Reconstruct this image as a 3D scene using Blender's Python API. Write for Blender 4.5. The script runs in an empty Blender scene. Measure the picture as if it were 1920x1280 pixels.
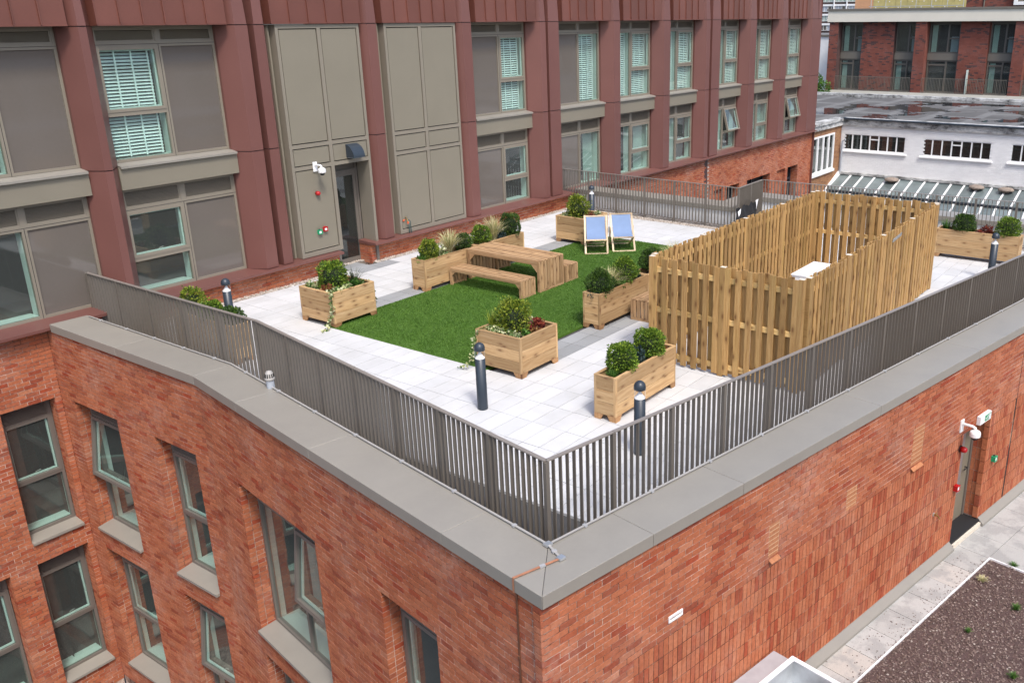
import bpy, bmesh, math, random
import numpy as np
from mathutils import Matrix, Vector, Euler
R = random.Random(7)
SC = bpy.context.scene
COL = SC.collection
rad = math.radians

# ------------------------------------------------------------------ camera
# local frame: x runs along the metal facade (away from the camera), y into the facade, z up; terrace paving is z = 0
FPX = 1683.77; PITCH = rad(19.05576); ROLL = rad(-0.51583); AF = rad(34.82541); CAMH = 5.45
PPX, PPY = 1142.51, 619.73
def _uv(d):
    return Vector((d[0]*math.sin(AF)+d[1]*math.cos(AF), -d[0]*math.cos(AF)+d[1]*math.sin(AF), d[2]))
_cp, _sp, _c, _s = math.cos(PITCH), math.sin(PITCH), math.cos(ROLL), math.sin(ROLL)
_fw = _uv((0, _cp, -_sp)); _r = _uv((_c, _s*_sp, _s*_cp)); _u = _uv((-_s, _c*_sp, _c*_cp))
cd = bpy.data.cameras.new('camera'); cam = bpy.data.objects.new('camera', cd); COL.objects.link(cam)
cam.matrix_world = Matrix(((_r.x, _u.x, -_fw.x, 0), (_r.y, _u.y, -_fw.y, 0), (_r.z, _u.z, -_fw.z, CAMH), (0, 0, 0, 1)))
cd.sensor_width = 36; cd.lens = FPX/1920*36
cd.shift_x = (960-PPX)/1920; cd.shift_y = -(640-PPY)/1920
cd.clip_start = 0.1; cd.clip_end = 1500
SC.camera = cam
CAMP = Vector((0, 0, CAMH))
def px(p):
    q = Vector(p)-CAMP; w = q.dot(_fw)
    if w < 0.1: return None
    return PPX+FPX*q.dot(_r)/w, PPY-FPX*q.dot(_u)/w, w

# ------------------------------------------------------------------ world, sun, exposure
SUN_TRAVEL = Vector((0.30, 0.50, -0.82)).normalized()
w = bpy.data.worlds.new('World'); SC.world = w; w.use_nodes = True
nt = w.node_tree; bg = nt.nodes['Background']
sky = nt.nodes.new('ShaderNodeTexSky'); sky.sky_type = 'NISHITA'; sky.sun_disc = False
to_sun = -SUN_TRAVEL
sky.sun_elevation = math.asin(to_sun.z); sky.sun_rotation = math.atan2(to_sun.x, to_sun.y) % (2*math.pi)
sky.air_density = 0.9; sky.dust_density = 3.2; sky.ozone_density = 1.4
nt.links.new(sky.outputs[0], bg.inputs[0]); bg.inputs[1].default_value = 0.15
sl = bpy.data.lights.new('sun', 'SUN'); so = bpy.data.objects.new('sun', sl); COL.objects.link(so)
so.rotation_euler = SUN_TRAVEL.to_track_quat('-Z', 'Y').to_euler(); so.location = (0, -20, 40)
sl.energy = 1.5; sl.angle = rad(10.0); sl.color = (1.0, 0.97, 0.93)
SC.view_settings.view_transform = 'Standard'; SC.view_settings.look = 'None'
SC.view_settings.exposure = 0.90; SC.view_settings.gamma = 1.0; SC.view_settings.use_curve_mapping = False

# ------------------------------------------------------------------ helpers: objects
WM = {}
def thing(name, label, cat, loc=(0, 0, 0), rotz=0.0, group=None):
    o = bpy.data.objects.new(name, None); COL.objects.link(o)
    o.empty_display_size = 0.2
    m = Matrix.Translation(Vector(loc)) @ Matrix.Rotation(rotz, 4, 'Z'); o.matrix_basis = m; WM[o] = m
    o['label'] = label; o['category'] = cat
    if group: o['group'] = group
    return o
def tag(o, label=None, cat=None, group=None, kind=None):
    for k, v in (('label', label), ('category', cat), ('group', group), ('kind', kind)):
        if v: o[k] = v
    return o
I4 = Matrix.Identity(4)
def obj(name, mesh, mat, parent=None, local=None, world=None):
    """local: matrix in the parent's frame; world: matrix in the world (default for mesh data in world coordinates)"""
    if mat is not None and not mesh.materials: mesh.materials.append(mat)
    o = bpy.data.objects.new(name, mesh); COL.objects.link(o)
    if local is None:
        wm = world if world is not None else I4
        local = WM[parent].inverted() @ wm if parent is not None else wm
    o.parent = parent; o.matrix_basis = local
    WM[o] = (WM[parent] @ local) if parent is not None else local
    return o
def tr(x, y, z, rz=0.0, rx=0.0, ry=0.0):
    return Matrix.Translation((x, y, z)) @ Euler((rx, ry, rz), 'XYZ').to_matrix().to_4x4()

class MB:
    """collects shapes into one mesh"""
    def __init__(s): s.v = []; s.f = []
    def add(s, vs, fs, M=None):
        b = len(s.v)
        s.v.extend([tuple(M @ Vector(p)) for p in vs] if M is not None else vs)
        s.f.extend([tuple(i+b for i in f) for f in fs]); return s
    def box(s, x0, x1, y0, y1, z0, z1, M=None, skip=()):
        vs = [(x0, y0, z0), (x1, y0, z0), (x1, y1, z0), (x0, y1, z0), (x0, y0, z1), (x1, y0, z1), (x1, y1, z1), (x0, y1, z1)]
        fs = {'b': (0, 3, 2, 1), 't': (4, 5, 6, 7), 'f': (0, 1, 5, 4), 'r': (1, 2, 6, 5), 'k': (2, 3, 7, 6), 'l': (3, 0, 4, 7)}
        return s.add(vs, [v for k, v in fs.items() if k not in skip], M)
    def cbox(s, c, d, M=None):
        return s.box(c[0]-d[0]/2, c[0]+d[0]/2, c[1]-d[1]/2, c[1]+d[1]/2, c[2]-d[2]/2, c[2]+d[2]/2, M)
    def prism(s, poly, z0, z1, M=None, poly2=None):
        n = len(poly); p2 = poly2 or poly
        vs = [(p[0], p[1], z0) for p in poly]+[(p[0], p[1], z1) for p in p2]
        fs = [tuple(range(n-1, -1, -1)), tuple(range(n, 2*n))]+[(i, (i+1) % n, n+(i+1) % n, n+i) for i in range(n)]
        return s.add(vs, fs, M)
    def sweep(s, prof, axis_pts, M=None):
        return s
    def tube(s, pts, r, n=8, M=None, r2=None):
        pts = [Vector(p) for p in pts]; rings = []; vs = []; m = len(pts)
        for i, p in enumerate(pts):
            t = (pts[min(i+1, m-1)]-pts[max(i-1, 0)]).normalized()
            a = t.orthogonal().normalized() if abs(t.z) > .9 else t.cross(Vector((0, 0, 1))).normalized(); b = t.cross(a)
            rr = r if r2 is None else r+(r2-r)*i/(m-1)
            for k in range(n):
                an = 2*math.pi*k/n; vs.append(tuple(p+a*math.cos(an)*rr+b*math.sin(an)*rr))
        fs = [tuple(range(n-1, -1, -1)), tuple(range((m-1)*n, m*n))]
        for i in range(m-1):
            for k in range(n):
                fs.append((i*n+k, i*n+(k+1) % n, (i+1)*n+(k+1) % n, (i+1)*n+k))
        fs[0] = tuple(range(n)); 
        return s.add(vs, fs, M)
    def lathe(s, prof, n=24, M=None):
        vs = []; fs = []
        for r, z in prof:
            for k in range(n):
                a = 2*math.pi*k/n; vs.append((r*math.cos(a), r*math.sin(a), z))
        for i in range(len(prof)-1):
            for k in range(n):
                fs.append((i*n+k, i*n+(k+1) % n, (i+1)*n+(k+1) % n, (i+1)*n+k))
        return s.add(vs, fs, M)
    def mesh(s, name, smooth=False, fix=True):
        me = bpy.data.meshes.new(name); me.from_pydata(s.v, [], s.f)
        if fix:
            bm = bmesh.new(); bm.from_mesh(me); bmesh.ops.recalc_face_normals(bm, faces=bm.faces); bm.to_mesh(me); bm.free()
        if smooth:
            me.polygons.foreach_set('use_smooth', [True]*len(me.polygons))
        me.update(); return me
    def build(s, name, mat, parent=None, local=None, world=None, smooth=False, fix=True):
        return obj(name, s.mesh(name, smooth, fix), mat, parent, local, world)
CACHE = {}
def boxmesh(dx, dy, dz, mat, bev=0.0):
    """box centred on its origin, cached by size and material"""
    k = (round(dx, 4), round(dy, 4), round(dz, 4), mat.name, bev)
    if k not in CACHE:
        m = MB().cbox((0, 0, 0), (dx, dy, dz)).mesh('box', fix=False)
        if bev:
            bm = bmesh.new(); bm.from_mesh(m)
            bmesh.ops.bevel(bm, geom=list(bm.edges), offset=bev, segments=1, affect='EDGES'); bm.to_mesh(m); bm.free()
        m.materials.append(mat); CACHE[k] = m
    return CACHE[k]
def bar(name, parent, a, b, w, t, mat, up=(0, 0, 1), bev=0.0):
    """board from point a to point b (parent frame): local x along it, w across (local y), t thick (local z)"""
    a = Vector(a); b = Vector(b); x = (b-a); L = x.length; x.normalize(); u = Vector(up)
    y = u.cross(x).normalized(); z = x.cross(y)
    m = Matrix((x.to_4d(), y.to_4d(), z.to_4d(), (0, 0, 0, 1))).transposed(); m[3][3] = 1
    for i in range(3): m[3][i] = 0
    M = Matrix.Translation((a+b)/2) @ m.to_3x3().to_4x4()
    return obj(name, boxmesh(L, w, t, mat, bev), None, parent, local=M)
def cached(key, fn, mat):
    if key not in CACHE:
        me = fn(); me.materials.append(mat); CACHE[key] = me
    return CACHE[key]

# ------------------------------------------------------------------ helpers: materials
def newmat(name):
    m = bpy.data.materials.new(name); m.use_nodes = True; t = m.node_tree
    return m, t, t.nodes['Principled BSDF']
def N(t, typ, **kw):
    n = t.nodes.new('ShaderNode'+typ)
    for k, v in kw.items(): setattr(n, k, v)
    return n
def ramp(t, fac, stops, interp='LINEAR'):
    r = N(t, 'ValToRGB'); r.color_ramp.interpolation = interp
    el = r.color_ramp.elements
    while len(el) < len(stops): el.new(0.5)
    for e, (p, c) in zip(el, stops): e.position = p; e.color = (c[0], c[1], c[2], 1)
    t.links.new(fac, r.inputs[0]); return r.outputs[0]
def mixc(t, fac, a, b, mode='MIX'):
    n = N(t, 'MixRGB', blend_type=mode)
    for i, v in ((0, fac), (1, a), (2, b)):
        if isinstance(v, (int, float)): n.inputs[i].default_value = v
        elif isinstance(v, tuple): n.inputs[i].default_value = (v[0], v[1], v[2], 1)
        else: t.links.new(v, n.inputs[i])
    return n.outputs[0]
def math_(t, op, a, b=0.0):
    n = N(t, 'Math', operation=op)
    for i, v in ((0, a), (1, b)):
        if isinstance(v, (int, float)): n.inputs[i].default_value = v
        else: t.links.new(v, n.inputs[i])
    return n.outputs[0]
def noise(t, vec, scale, detail=3, rough=0.55):
    n = N(t, 'TexNoise'); n.inputs['Scale'].default_value = scale; n.inputs['Detail'].default_value = detail; n.inputs['Roughness'].default_value = rough
    if vec is not None: t.links.new(vec, n.inputs['Vector'])
    return n.outputs[0]
def mapping(t, vec, scale=(1, 1, 1), loc=None):
    n = N(t, 'Mapping'); n.inputs['Scale'].default_value = scale; t.links.new(vec, n.inputs[0])
    if loc is not None: t.links.new(loc, n.inputs[1])
    return n.outputs[0]
def bump(t, b, h, strength, dist=0.01):
    n = N(t, 'Bump'); n.inputs['Strength'].default_value = strength; n.inputs['Distance'].default_value = dist
    t.links.new(h, n.inputs['Height']); t.links.new(n.outputs[0], b.inputs['Normal'])
def setb(b, rough=None, metal=None, spec=None):
    if rough is not None: b.inputs['Roughness'].default_value = rough
    if metal is not None: b.inputs['Metallic'].default_value = metal
    if spec is not None: b.inputs['Specular IOR Level'].default_value = spec
def rnd(t):
    """0..1, different for every object and for every loose piece of a joined mesh"""
    oi = N(t, 'ObjectInfo'); g = N(t, 'NewGeometry')
    s = math_(t, 'ADD', oi.outputs['Random'], g.outputs['Random Per Island'])
    return math_(t, 'FRACT', s)
def pos(t): return N(t, 'NewGeometry').outputs['Position']
def plain(name, col, rough=0.5, metal=0.0, var=0.08, scale=3.0, bmp=0.0, bscale=60.0, spec=None, rv=0.0):
    """painted or solid surface: slow colour drift, fine speckle, optional relief, per-piece tone"""
    m, t, b = newmat(name); P = pos(t)
    f1 = noise(t, P, scale, 4); f2 = noise(t, P, scale*28, 2)
    f = math_(t, 'ADD', math_(t, 'MULTIPLY', f1, 0.7), math_(t, 'MULTIPLY', f2, 0.3))
    lo = tuple(c*(1-var*1.6) for c in col); hi = tuple(min(1, c*(1+var*1.6)) for c in col)
    c = ramp(t, f, [(0.25, lo), (0.75, hi)])
    if name == 'grey_coping_metal':
        st = noise(t, mapping(t, P, (1, 1, 1)), 2.3, 6, .7); c = mixc(t, 1.0, c, ramp(t, st, [(.35, (.95, .95, .955)), (.55, (1, 1, 1)), (.70, (1.03, 1.025, 1.015))]), 'MULTIPLY')
        sp = N(t, 'TexVoronoi'); sp.inputs['Scale'].default_value = 1.7; t.links.new(P, sp.inputs['Vector']); c = mixc(t, ramp(t, sp.outputs['Distance'], [(.018, (.8, .8, .8)), (.030, (0, 0, 0))]), c, (.72, .71, .68))
    if rv: c = mixc(t, 1.0, c, ramp(t, rnd(t), [(0, (1-rv,)*3), (1, (1+rv,)*3)]), 'MULTIPLY')
    t.links.new(c, b.inputs['Base Color']); setb(b, rough, metal, spec)
    rr = math_(t, 'ADD', rough-0.06, math_(t, 'MULTIPLY', f1, 0.12)); t.links.new(rr, b.inputs['Roughness'])
    if bmp: bump(t, b, noise(t, P, bscale, 3), bmp, 0.01)
    return m
def brick_mat(name, stops, eff=0.65, effcol=(.52, .33, .25), dark=0.0):
    m, t, b = newmat(name); P = pos(t); r = rnd(t)
    c = ramp(t, r, stops)
    g = noise(t, P, 26, 5, 0.65); c = mixc(t, 1.0, c, ramp(t, g, [(0.25, (.74, .72, .70)), (0.75, (1.24, 1.22, 1.2))]), 'MULTIPLY')
    big = noise(t, P, 0.9, 4, 0.6); fine = noise(t, P, 9, 4, 0.7)
    e = math_(t, 'MULTIPLY', ramp(t, big, [(0.47, (0, 0, 0)), (0.68, (1, 1, 1))]), ramp(t, fine, [(0.35, (0, 0, 0)), (0.75, (1, 1, 1))]))
    c = mixc(t, math_(t, 'MULTIPLY', e, eff), c, effcol)
    wet = noise(t, P, 1.7, 3); c = mixc(t, 1.0, c, ramp(t, wet, [(0.3, (.88, .86, .85)), (0.7, (1.06, 1.06, 1.06))]), 'MULTIPLY')
    t.links.new(c, b.inputs['Base Color']); setb(b, 0.85, 0, 0.3)
    bump(t, b, noise(t, P, 70, 4, 0.7), 0.5, 0.006)
    return m
def wood_mat(name, base, dark, light, knot, ks=1.0, grain=1.0, rough=0.6, green=None):
    m, t, b = newmat(name)
    tc = N(t, 'TexCoord'); oi = N(t, 'ObjectInfo'); off = N(t, 'CombineXYZ')
    r = rnd(t)
    for i, k in enumerate((37.0, 11.0, 23.0)): t.links.new(math_(t, 'MULTIPLY', r, k), off.inputs[i])
    P = mapping(t, tc.outputs['Object'], (1, 1, 1), off.outputs[0])
    # knots: cells stretched along the board
    kv = N(t, 'TexVoronoi', voronoi_dimensions='2D'); kv.inputs['Scale'].default_value = 1.0; kv.inputs['Randomness'].default_value = 1.0
    t.links.new(mapping(t, P, (2.4*ks, 6.0*ks, .02)), kv.inputs['Vector'])
    kd = kv.outputs['Distance']
    warp = math_(t, 'MULTIPLY', ramp(t, kd, [(0.0, (1, 1, 1)), (0.42, (0, 0, 0))]), 0.9)
    g0 = noise(t, mapping(t, P, (1.3, 16*grain, 16*grain)), 1.0, 4, 0.6)
    wv = N(t, 'TexWave', wave_type='BANDS', bands_direction='Y'); wv.inputs['Scale'].default_value = 5.0*grain; wv.inputs['Distortion'].default_value = 6.0
    wv.inputs['Detail'].default_value = 3; wv.inputs['Detail Scale'].default_value = 1.2
    va = N(t, 'VectorMath', operation='ADD'); wx = N(t, 'CombineXYZ'); t.links.new(warp, wx.inputs[1]); t.links.new(mapping(t, P, (0.35, 1.0, 0.6)), va.inputs[0]); t.links.new(wx.outputs[0], va.inputs[1])
    t.links.new(va.outputs[0], wv.inputs['Vector'])
    g = math_(t, 'ADD', math_(t, 'MULTIPLY', g0, 0.80), math_(t, 'MULTIPLY', wv.outputs['Fac'], 0.20))
    c = ramp(t, g, [(0.2, dark), (0.5, base), (0.8, light)])
    c = mixc(t, 1.0, c, ramp(t, r, [(0, (.70, .68, .64)), (0.5, (1, 1, 1)), (1, (1.24, 1.22, 1.18))]), 'MULTIPLY')
    if green:
        gn = noise(t, mapping(t, P, (0.8, 3, 3)), 1.0, 3); c = mixc(t, ramp(t, gn, [(0.5, (0, 0, 0)), (0.75, (.5, .5, .5))]), c, green)
    halo = ramp(t, kd, [(0.06, (1, 1, 1)), (0.24, (0, 0, 0))]); c = mixc(t, math_(t, 'MULTIPLY', halo, 0.55), c, tuple(x*0.62 for x in dark))
    core = ramp(t, kd, [(0.045, (.85, .85, .85)), (0.105, (0, 0, 0))]); c = mixc(t, core, c, knot)
    t.links.new(c, b.inputs['Base Color']); setb(b, rough, 0, 0.3)
    bump(t, b, g, 0.25, 0.004)
    return m
def glass_mat(name, tint=(.88, .955, .93), dirt=0.04, f0=0.05):
    m, t, b = newmat(name); t.nodes.remove(b)
    out = t.nodes['Material Output']
    tr_ = N(t, 'BsdfTransparent'); tr_.inputs[0].default_value = (*tint, 1)
    gl = N(t, 'BsdfGlossy'); gl.inputs['Roughness'].default_value = 0.015; gl.inputs['Color'].default_value = (.95, 1, .98, 1)
    fr = N(t, 'Fresnel'); fr.inputs['IOR'].default_value = 1.52
    P = pos(t); n = noise(t, P, 0.8, 2); bp = N(t, 'Bump'); bp.inputs['Strength'].default_value = 0.06; bp.inputs['Distance'].default_value = 0.05
    t.links.new(n, bp.inputs['Height']); t.links.new(bp.outputs[0], gl.inputs['Normal'])
    fac = math_(t, 'ADD', math_(t, 'MULTIPLY', fr.outputs[0], 1.5), f0*0.4)
    fac = math_(t, 'MULTIPLY', fac, math_(t, 'SUBTRACT', 1.0, N(t, 'NewGeometry').outputs['Backfacing']))
    mx = N(t, 'MixShader'); t.links.new(fac, mx.inputs[0]); t.links.new(tr_.outputs[0], mx.inputs[1]); t.links.new(gl.outputs[0], mx.inputs[2])
    df = N(t, 'BsdfDiffuse'); df.inputs[0].default_value = (.5, .52, .5, 1)
    m2 = N(t, 'MixShader'); m2.inputs[0].default_value = dirt; t.links.new(mx.outputs[0], m2.inputs[1]); t.links.new(df.outputs[0], m2.inputs[2])
    t.links.new(m2.outputs[0], out.inputs[0]); return m
def leaf_mat(name, stops, rough=0.5, trans=0.25):
    m, t, b = newmat(name); P = pos(t)
    r = rnd(t); c = ramp(t, r, stops)
    n = noise(t, P, 6, 3); c = mixc(t, 1.0, c, ramp(t, n, [(0.3, (.72, .74, .7)), (0.7, (1.22, 1.2, 1.15))]), 'MULTIPLY')
    t.links.new(c, b.inputs['Base Color']); setb(b, rough, 0, 0.35)
    out = t.nodes['Material Output']; tl = N(t, 'BsdfTranslucent'); t.links.new(c, tl.inputs[0])
    mx = N(t, 'MixShader'); mx.inputs[0].default_value = trans
    t.links.new(b.outputs[0], mx.inputs[1]); t.links.new(tl.outputs[0], mx.inputs[2]); t.links.new(mx.outputs[0], out.inputs[0])
    return m

BR = [(0.0, (.250, .066, .034)), (0.07, (.330, .066, .028)), (0.15, (.330, .092, .042)), (0.45, (.395, .128, .060)), (0.80, (.430, .148, .072)), (0.93, (.300, .086, .045)), (1.0, (.46, .19, .105))]
M_BRICK = brick_mat('brick_red', BR)
M_BRICKUP = brick_mat('brick_upright', [(0.0, (.28, .070, .033)), (0.08, (.335, .066, .028)), (0.25, (.385, .115, .052)), (0.6, (.430, .140, .064)), (0.88, (.465, .170, .084)), (1.0, (.33, .088, .042))], 0.35)
M_BRICKPALE = brick_mat('brick_pale', [(0, (.40, .165, .075)), (1, (.47, .215, .105))], 0.2)
M_BRICKBROWN = brick_mat('brick_old_brown', [(0, (.30, .16, .08)), (0.5, (.36, .20, .10)), (1, (.24, .12, .07))], 0.2)
M_BRICKDARK = brick_mat('brick_flat_block', [(0, (.185, .062, .046)), (0.8, (.23, .080, .058)), (0.86, (.075, .045, .045)), (1, (.10, .055, .05))], 0.3, (.30, .22, .21))
def mortar_mat(name, dark, pale, p0, p1):
    m, t, b = newmat(name); P = pos(t); a = noise(t, P, 1.1, 4, .6); f = noise(t, P, 14, 3, .7)
    k = math_(t, 'ADD', math_(t, 'MULTIPLY', a, .6), math_(t, 'MULTIPLY', f, .4))
    t.links.new(ramp(t, k, [(p0, dark), (p1, pale)]), b.inputs['Base Color']); setb(b, .95, 0, .2); return m
M_MORTAR = mortar_mat('mortar', (.105, .058, .042), (.60, .48, .40), .42, .60)  # dark tone also paints in the shadow of the shallow joints
M_MORTARUP = mortar_mat('upright_mortar', (.075, .036, .026), (.46, .30, .21), .50, .66)
M_MORTARPALE = plain('mortar_pale', (.52, .36, .22), 0.95, var=.2, scale=5)
M_MAROON = plain('maroon_metal', (.150, .062, .051), 0.42, 0.0, var=.05, scale=1.2, rv=.06, spec=.5)
M_MAROONSEAM = plain('maroon_seamed_metal', (.138, .050, .036), 0.36, 0.0, var=.10, scale=1.0, rv=.13, spec=.5)
M_MAROONDARK = plain('maroon_recess', (.060, .026, .023), 0.5, var=.05)
M_BEIGE = plain('beige_metal_panel', (.205, .183, .138), 0.42, var=.03, scale=1.5, bmp=.03, bscale=160)
M_FRAME = plain('beige_metal_frame', (.218, .192, .150), 0.40, var=.03, scale=2)
M_FRAMEW = plain('grey_brown_window_frame', (.150, .131, .112), 0.42, var=.04, scale=2)
M_COPING = plain('grey_coping_metal', (.262, .243, .208), 0.38, var=.03, scale=1.1, bmp=.02, bscale=40, rv=.03)
M_RAIL = plain('bronze_rail_metal', (.138, .121, .101), 0.42, var=.05, scale=3)
M_RAILTOP = plain('rail_cap_metal', (.215, .190, .165), 0.36, var=.05, scale=3)
M_GREYGLASS = plain('grey_back_painted_glass', (.135, .119, .104), 0.05, var=.04, scale=.7, spec=.6)
M_GLASS = glass_mat('window_glass')
M_GLASSDK = glass_mat('dark_window_glass', (.45, .50, .48), .03)
M_MINT = plain('pale_inner_reveal', (.57, .66, .62), 0.5, var=.03)
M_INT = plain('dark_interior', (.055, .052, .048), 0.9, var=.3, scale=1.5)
M_INTFLOOR = plain('interior_floor', (.10, .095, .085), 0.6, var=.15)
M_BLIND = plain('pale_blind_slat', (.80, .86, .84), 0.5, var=.03)
M_CURTAIN = plain('pale_curtain', (.30, .37, .335), 0.8, var=.10)
M_WHITE = plain('white_plastic', (.80, .80, .79), 0.35, var=.02)
M_RED = plain('red_plastic', (.42, .012, .014), 0.25, var=.05)
M_GREEN = plain('green_plastic', (.012, .30, .13), 0.3, var=.05)
M_BLACK = plain('black_plastic', (.010, .010, .011), 0.75, var=.2)
M_ANTH = plain('anthracite_metal', (.026, .036, .048), 0.38, var=.06, spec=.5)
M_GALV = plain('galvanised_steel', (.58, .60, .61), 0.30, 0.75, var=.12, scale=6)
M_TAPE = plain('grey_tape', (.34, .325, .30), 0.45, var=.05)
M_CLIP = plain('pale_clip', (.33, .33, .33), 0.4, var=.05)
M_COPPER = plain('copper_tape', (.45, .20, .11), 0.42, 0.2, var=.2, scale=8)
M_COPPERDK = plain('brown_copper_tape', (.16, .065, .035), 0.5, 0.1, var=.2, scale=8)
M_PVC = plain('grey_pipe', (.36, .39, .43), 0.4, var=.05)
M_MEMB = plain('white_membrane', (.78, .78, .77), 0.6, var=.06, scale=2)
M_ROOFDK = plain('dark_roof_felt', (.07, .068, .065), 0.9, var=.2, bmp=.3, bscale=200)
M_STEELWHITE = plain('white_painted_metal', (.82, .83, .84), 0.35, var=.03)
M_SOIL = plain('bark_mulch', (.050, .026, .018), 0.95, var=.5, scale=30, bmp=1, bscale=60)
M_CANVAS = plain('blue_canvas', (.175, .25, .40), 0.85, var=.04, scale=8, bmp=.15, bscale=400)
M_BRASS = plain('brass_tap', (.42, .28, .10), 0.3, 0.8, var=.1)
M_HOSE = plain('dark_hose', (.03, .07, .07), 0.5)
M_ORANGE = plain('orange_fitting', (.6, .10, .03), 0.4)

M_PLANTER = wood_mat('planter_pine', (.45, .292, .145), (.35, .205, .092), (.55, .385, .215), (.20, .095, .042), .92)
M_PLANTEREND = wood_mat('planter_foot_pine', (.36, .20, .095), (.27, .14, .06), (.44, .27, .13), (.09, .035, .016), 1.0)
M_TABLE = wood_mat('table_larch', (.39, .245, .130), (.28, .160, .075), (.49, .33, .190), (.16, .08, .04), 1.0)
M_FENCE = wood_mat('fence_softwood', (.37, .218, .082), (.255, .138, .044), (.47, .305, .130), (.15, .066, .022), .85, 1.3, .62, green=(.34, .24, .075))
M_FENCERAIL = wood_mat('fence_rail_softwood', (.54, .36, .145), (.44, .27, .09), (.62, .43, .20), (.2, .1, .04), .9)
M_CHAIRWOOD = wood_mat('deckchair_beech', (.66, .52, .36), (.55, .41, .26), (.74, .60, .44), (.3, .2, .1), 0.6)
M_SAWN = plain('sawn_top', (.62, .56, .46), .8, var=.1, scale=20)

def slab_mat(name, lo, hi, sp):
    m, t, b = newmat(name); P = pos(t); r = rnd(t)
    c = ramp(t, r, [(0, lo), (1, hi)])
    s = noise(t, P, 240, 2, 0.8); c = mixc(t, 1.0, c, ramp(t, s, [(0.30, (1-sp,)*3), (0.55, (1, 1, 1))]), 'MULTIPLY')
    s2 = noise(t, P, 1.3, 5, 0.65); c = mixc(t, 1.0, c, ramp(t, s2, [(0.30, (.90, .895, .88)), (0.6, (1.02, 1.02, 1.02))]), 'MULTIPLY')
    t.links.new(c, b.inputs['Base Color']); setb(b, .72, 0, .35); bump(t, b, s, .15, .002); return m
M_SLAB = slab_mat('pale_granite_slab', (.545, .55, .55), (.61, .612, .61), .14)
M_SLABGREY = slab_mat('grey_granite_slab', (.285, .295, .30), (.34, .35, .355), .2)
def conc_mat():
    m, t, b = newmat('weathered_concrete_slab'); P = pos(t); r = rnd(t)
    c = ramp(t, r, [(0, (.36, .355, .335)), (0.8, (.42, .415, .395)), (1, (.44, .41, .37))])
    s2 = noise(t, P, 2.6, 6, .65); c = mixc(t, ramp(t, s2, [(.46, (0, 0, 0)), (.56, (.7, .7, .7))]), c, (.285, .283, .272))
    s3 = noise(t, P, 60, 3); c = mixc(t, 1.0, c, ramp(t, s3, [(.3, (.9, .9, .9)), (.6, (1.03, 1.03, 1.03))]), 'MULTIPLY')
    t.links.new(c, b.inputs['Base Color']); setb(b, .85); bump(t, b, s3, .2, .003); return m
M_CONC = conc_mat()
def pebble_mat(name, stops):
    m, t, b = newmat(name); r = rnd(t); c = ramp(t, r, stops); t.links.new(c, b.inputs['Base Color']); setb(b, .7); return m
M_PEB = pebble_mat('river_pebble', [(0, (.16, .12, .09)), (.3, (.42, .36, .30)), (.6, (.55, .50, .44)), (.8, (.26, .20, .15)), (1, (.70, .67, .62))])
M_LAVA = pebble_mat('purple_brown_chipping', [(0, (.060, .036, .028)), (.4, (.115, .075, .060)), (.75, (.165, .115, .096)), (.95, (.23, .175, .15)), (1, (.34, .29, .25))])
M_LAVABASE = plain('chipping_bed', (.085, .052, .046), .95, var=.4, scale=40, bmp=.8, bscale=120)
M_PEBBASE = plain('pebble_bed', (.22, .19, .16), .95, var=.4, scale=40)
def turf_mat(name, a, b_, c_):
    m, t, b = newmat(name); P = pos(t); r = rnd(t)
    n = noise(t, P, 2.2, 5, .7); n2 = noise(t, P, 14, 4, .7)
    f = math_(t, 'ADD', math_(t, 'MULTIPLY', n, .50), math_(t, 'ADD', math_(t, 'MULTIPLY', n2, .35), math_(t, 'MULTIPLY', r, .15)))
    c = ramp(t, f, [(.25, a), (.5, b_), (.78, c_)]); t.links.new(c, b.inputs['Base Color']); setb(b, .6, 0, .3); return m
M_TURF = turf_mat('artificial_grass', (.034, .080, .009), (.056, .125, .014), (.088, .170, .026))
G_BOX = leaf_mat('boxwood_leaf', [(0, (.030, .070, .008)), (.35, (.075, .150, .016)), (.7, (.16, .26, .026)), (1, (.30, .40, .05))])
G_DARK = leaf_mat('dark_boxwood_leaf', [(0, (.016, .038, .008)), (.5, (.040, .088, .014)), (.85, (.080, .150, .022)), (1, (.15, .23, .035))])
G_CYP = leaf_mat('conifer_sprig', [(0, (.035, .075, .008)), (.35, (.11, .17, .014)), (.7, (.24, .30, .03)), (1, (.42, .44, .07))])
G_GRASS = leaf_mat('blond_grass', [(0, (.20, .25, .08)), (.35, (.50, .46, .22)), (1, (.80, .72, .48))])
G_VAR = leaf_mat('variegated_ivy', [(0, (.045, .11, .025)), (.4, (.14, .22, .06)), (.7, (.48, .50, .26)), (1, (.66, .66, .46))])
G_RED = leaf_mat('red_leaf', [(0, (.07, .012, .014)), (.5, (.20, .030, .026)), (1, (.36, .10, .05))])
G_AMBER = leaf_mat('amber_leaf', [(0, (.16, .05, .025)), (.5, (.30, .12, .05)), (1, (.42, .25, .09))])
G_LUSH = leaf_mat('fresh_leaf', [(0, (.025, .080, .015)), (.5, (.060, .16, .025)), (1, (.14, .26, .05))])
G_BLUE = leaf_mat('blue_green_leaf', [(0, (.012, .028, .026)), (.6, (.035, .062, .060)), (1, (.08, .13, .13))])
G_BLADE = leaf_mat('dark_blade', [(0, (.020, .032, .014)), (.6, (.055, .075, .032)), (1, (.12, .13, .06))])
G_TREE = leaf_mat('tree_leaf', [(0, (.02, .07, .01)), (.5, (.06, .16, .02)), (1, (.14, .28, .04))])
M_CORE = plain('dark_twig_core', (.012, .022, .007), .9, var=.4, scale=20)

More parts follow.
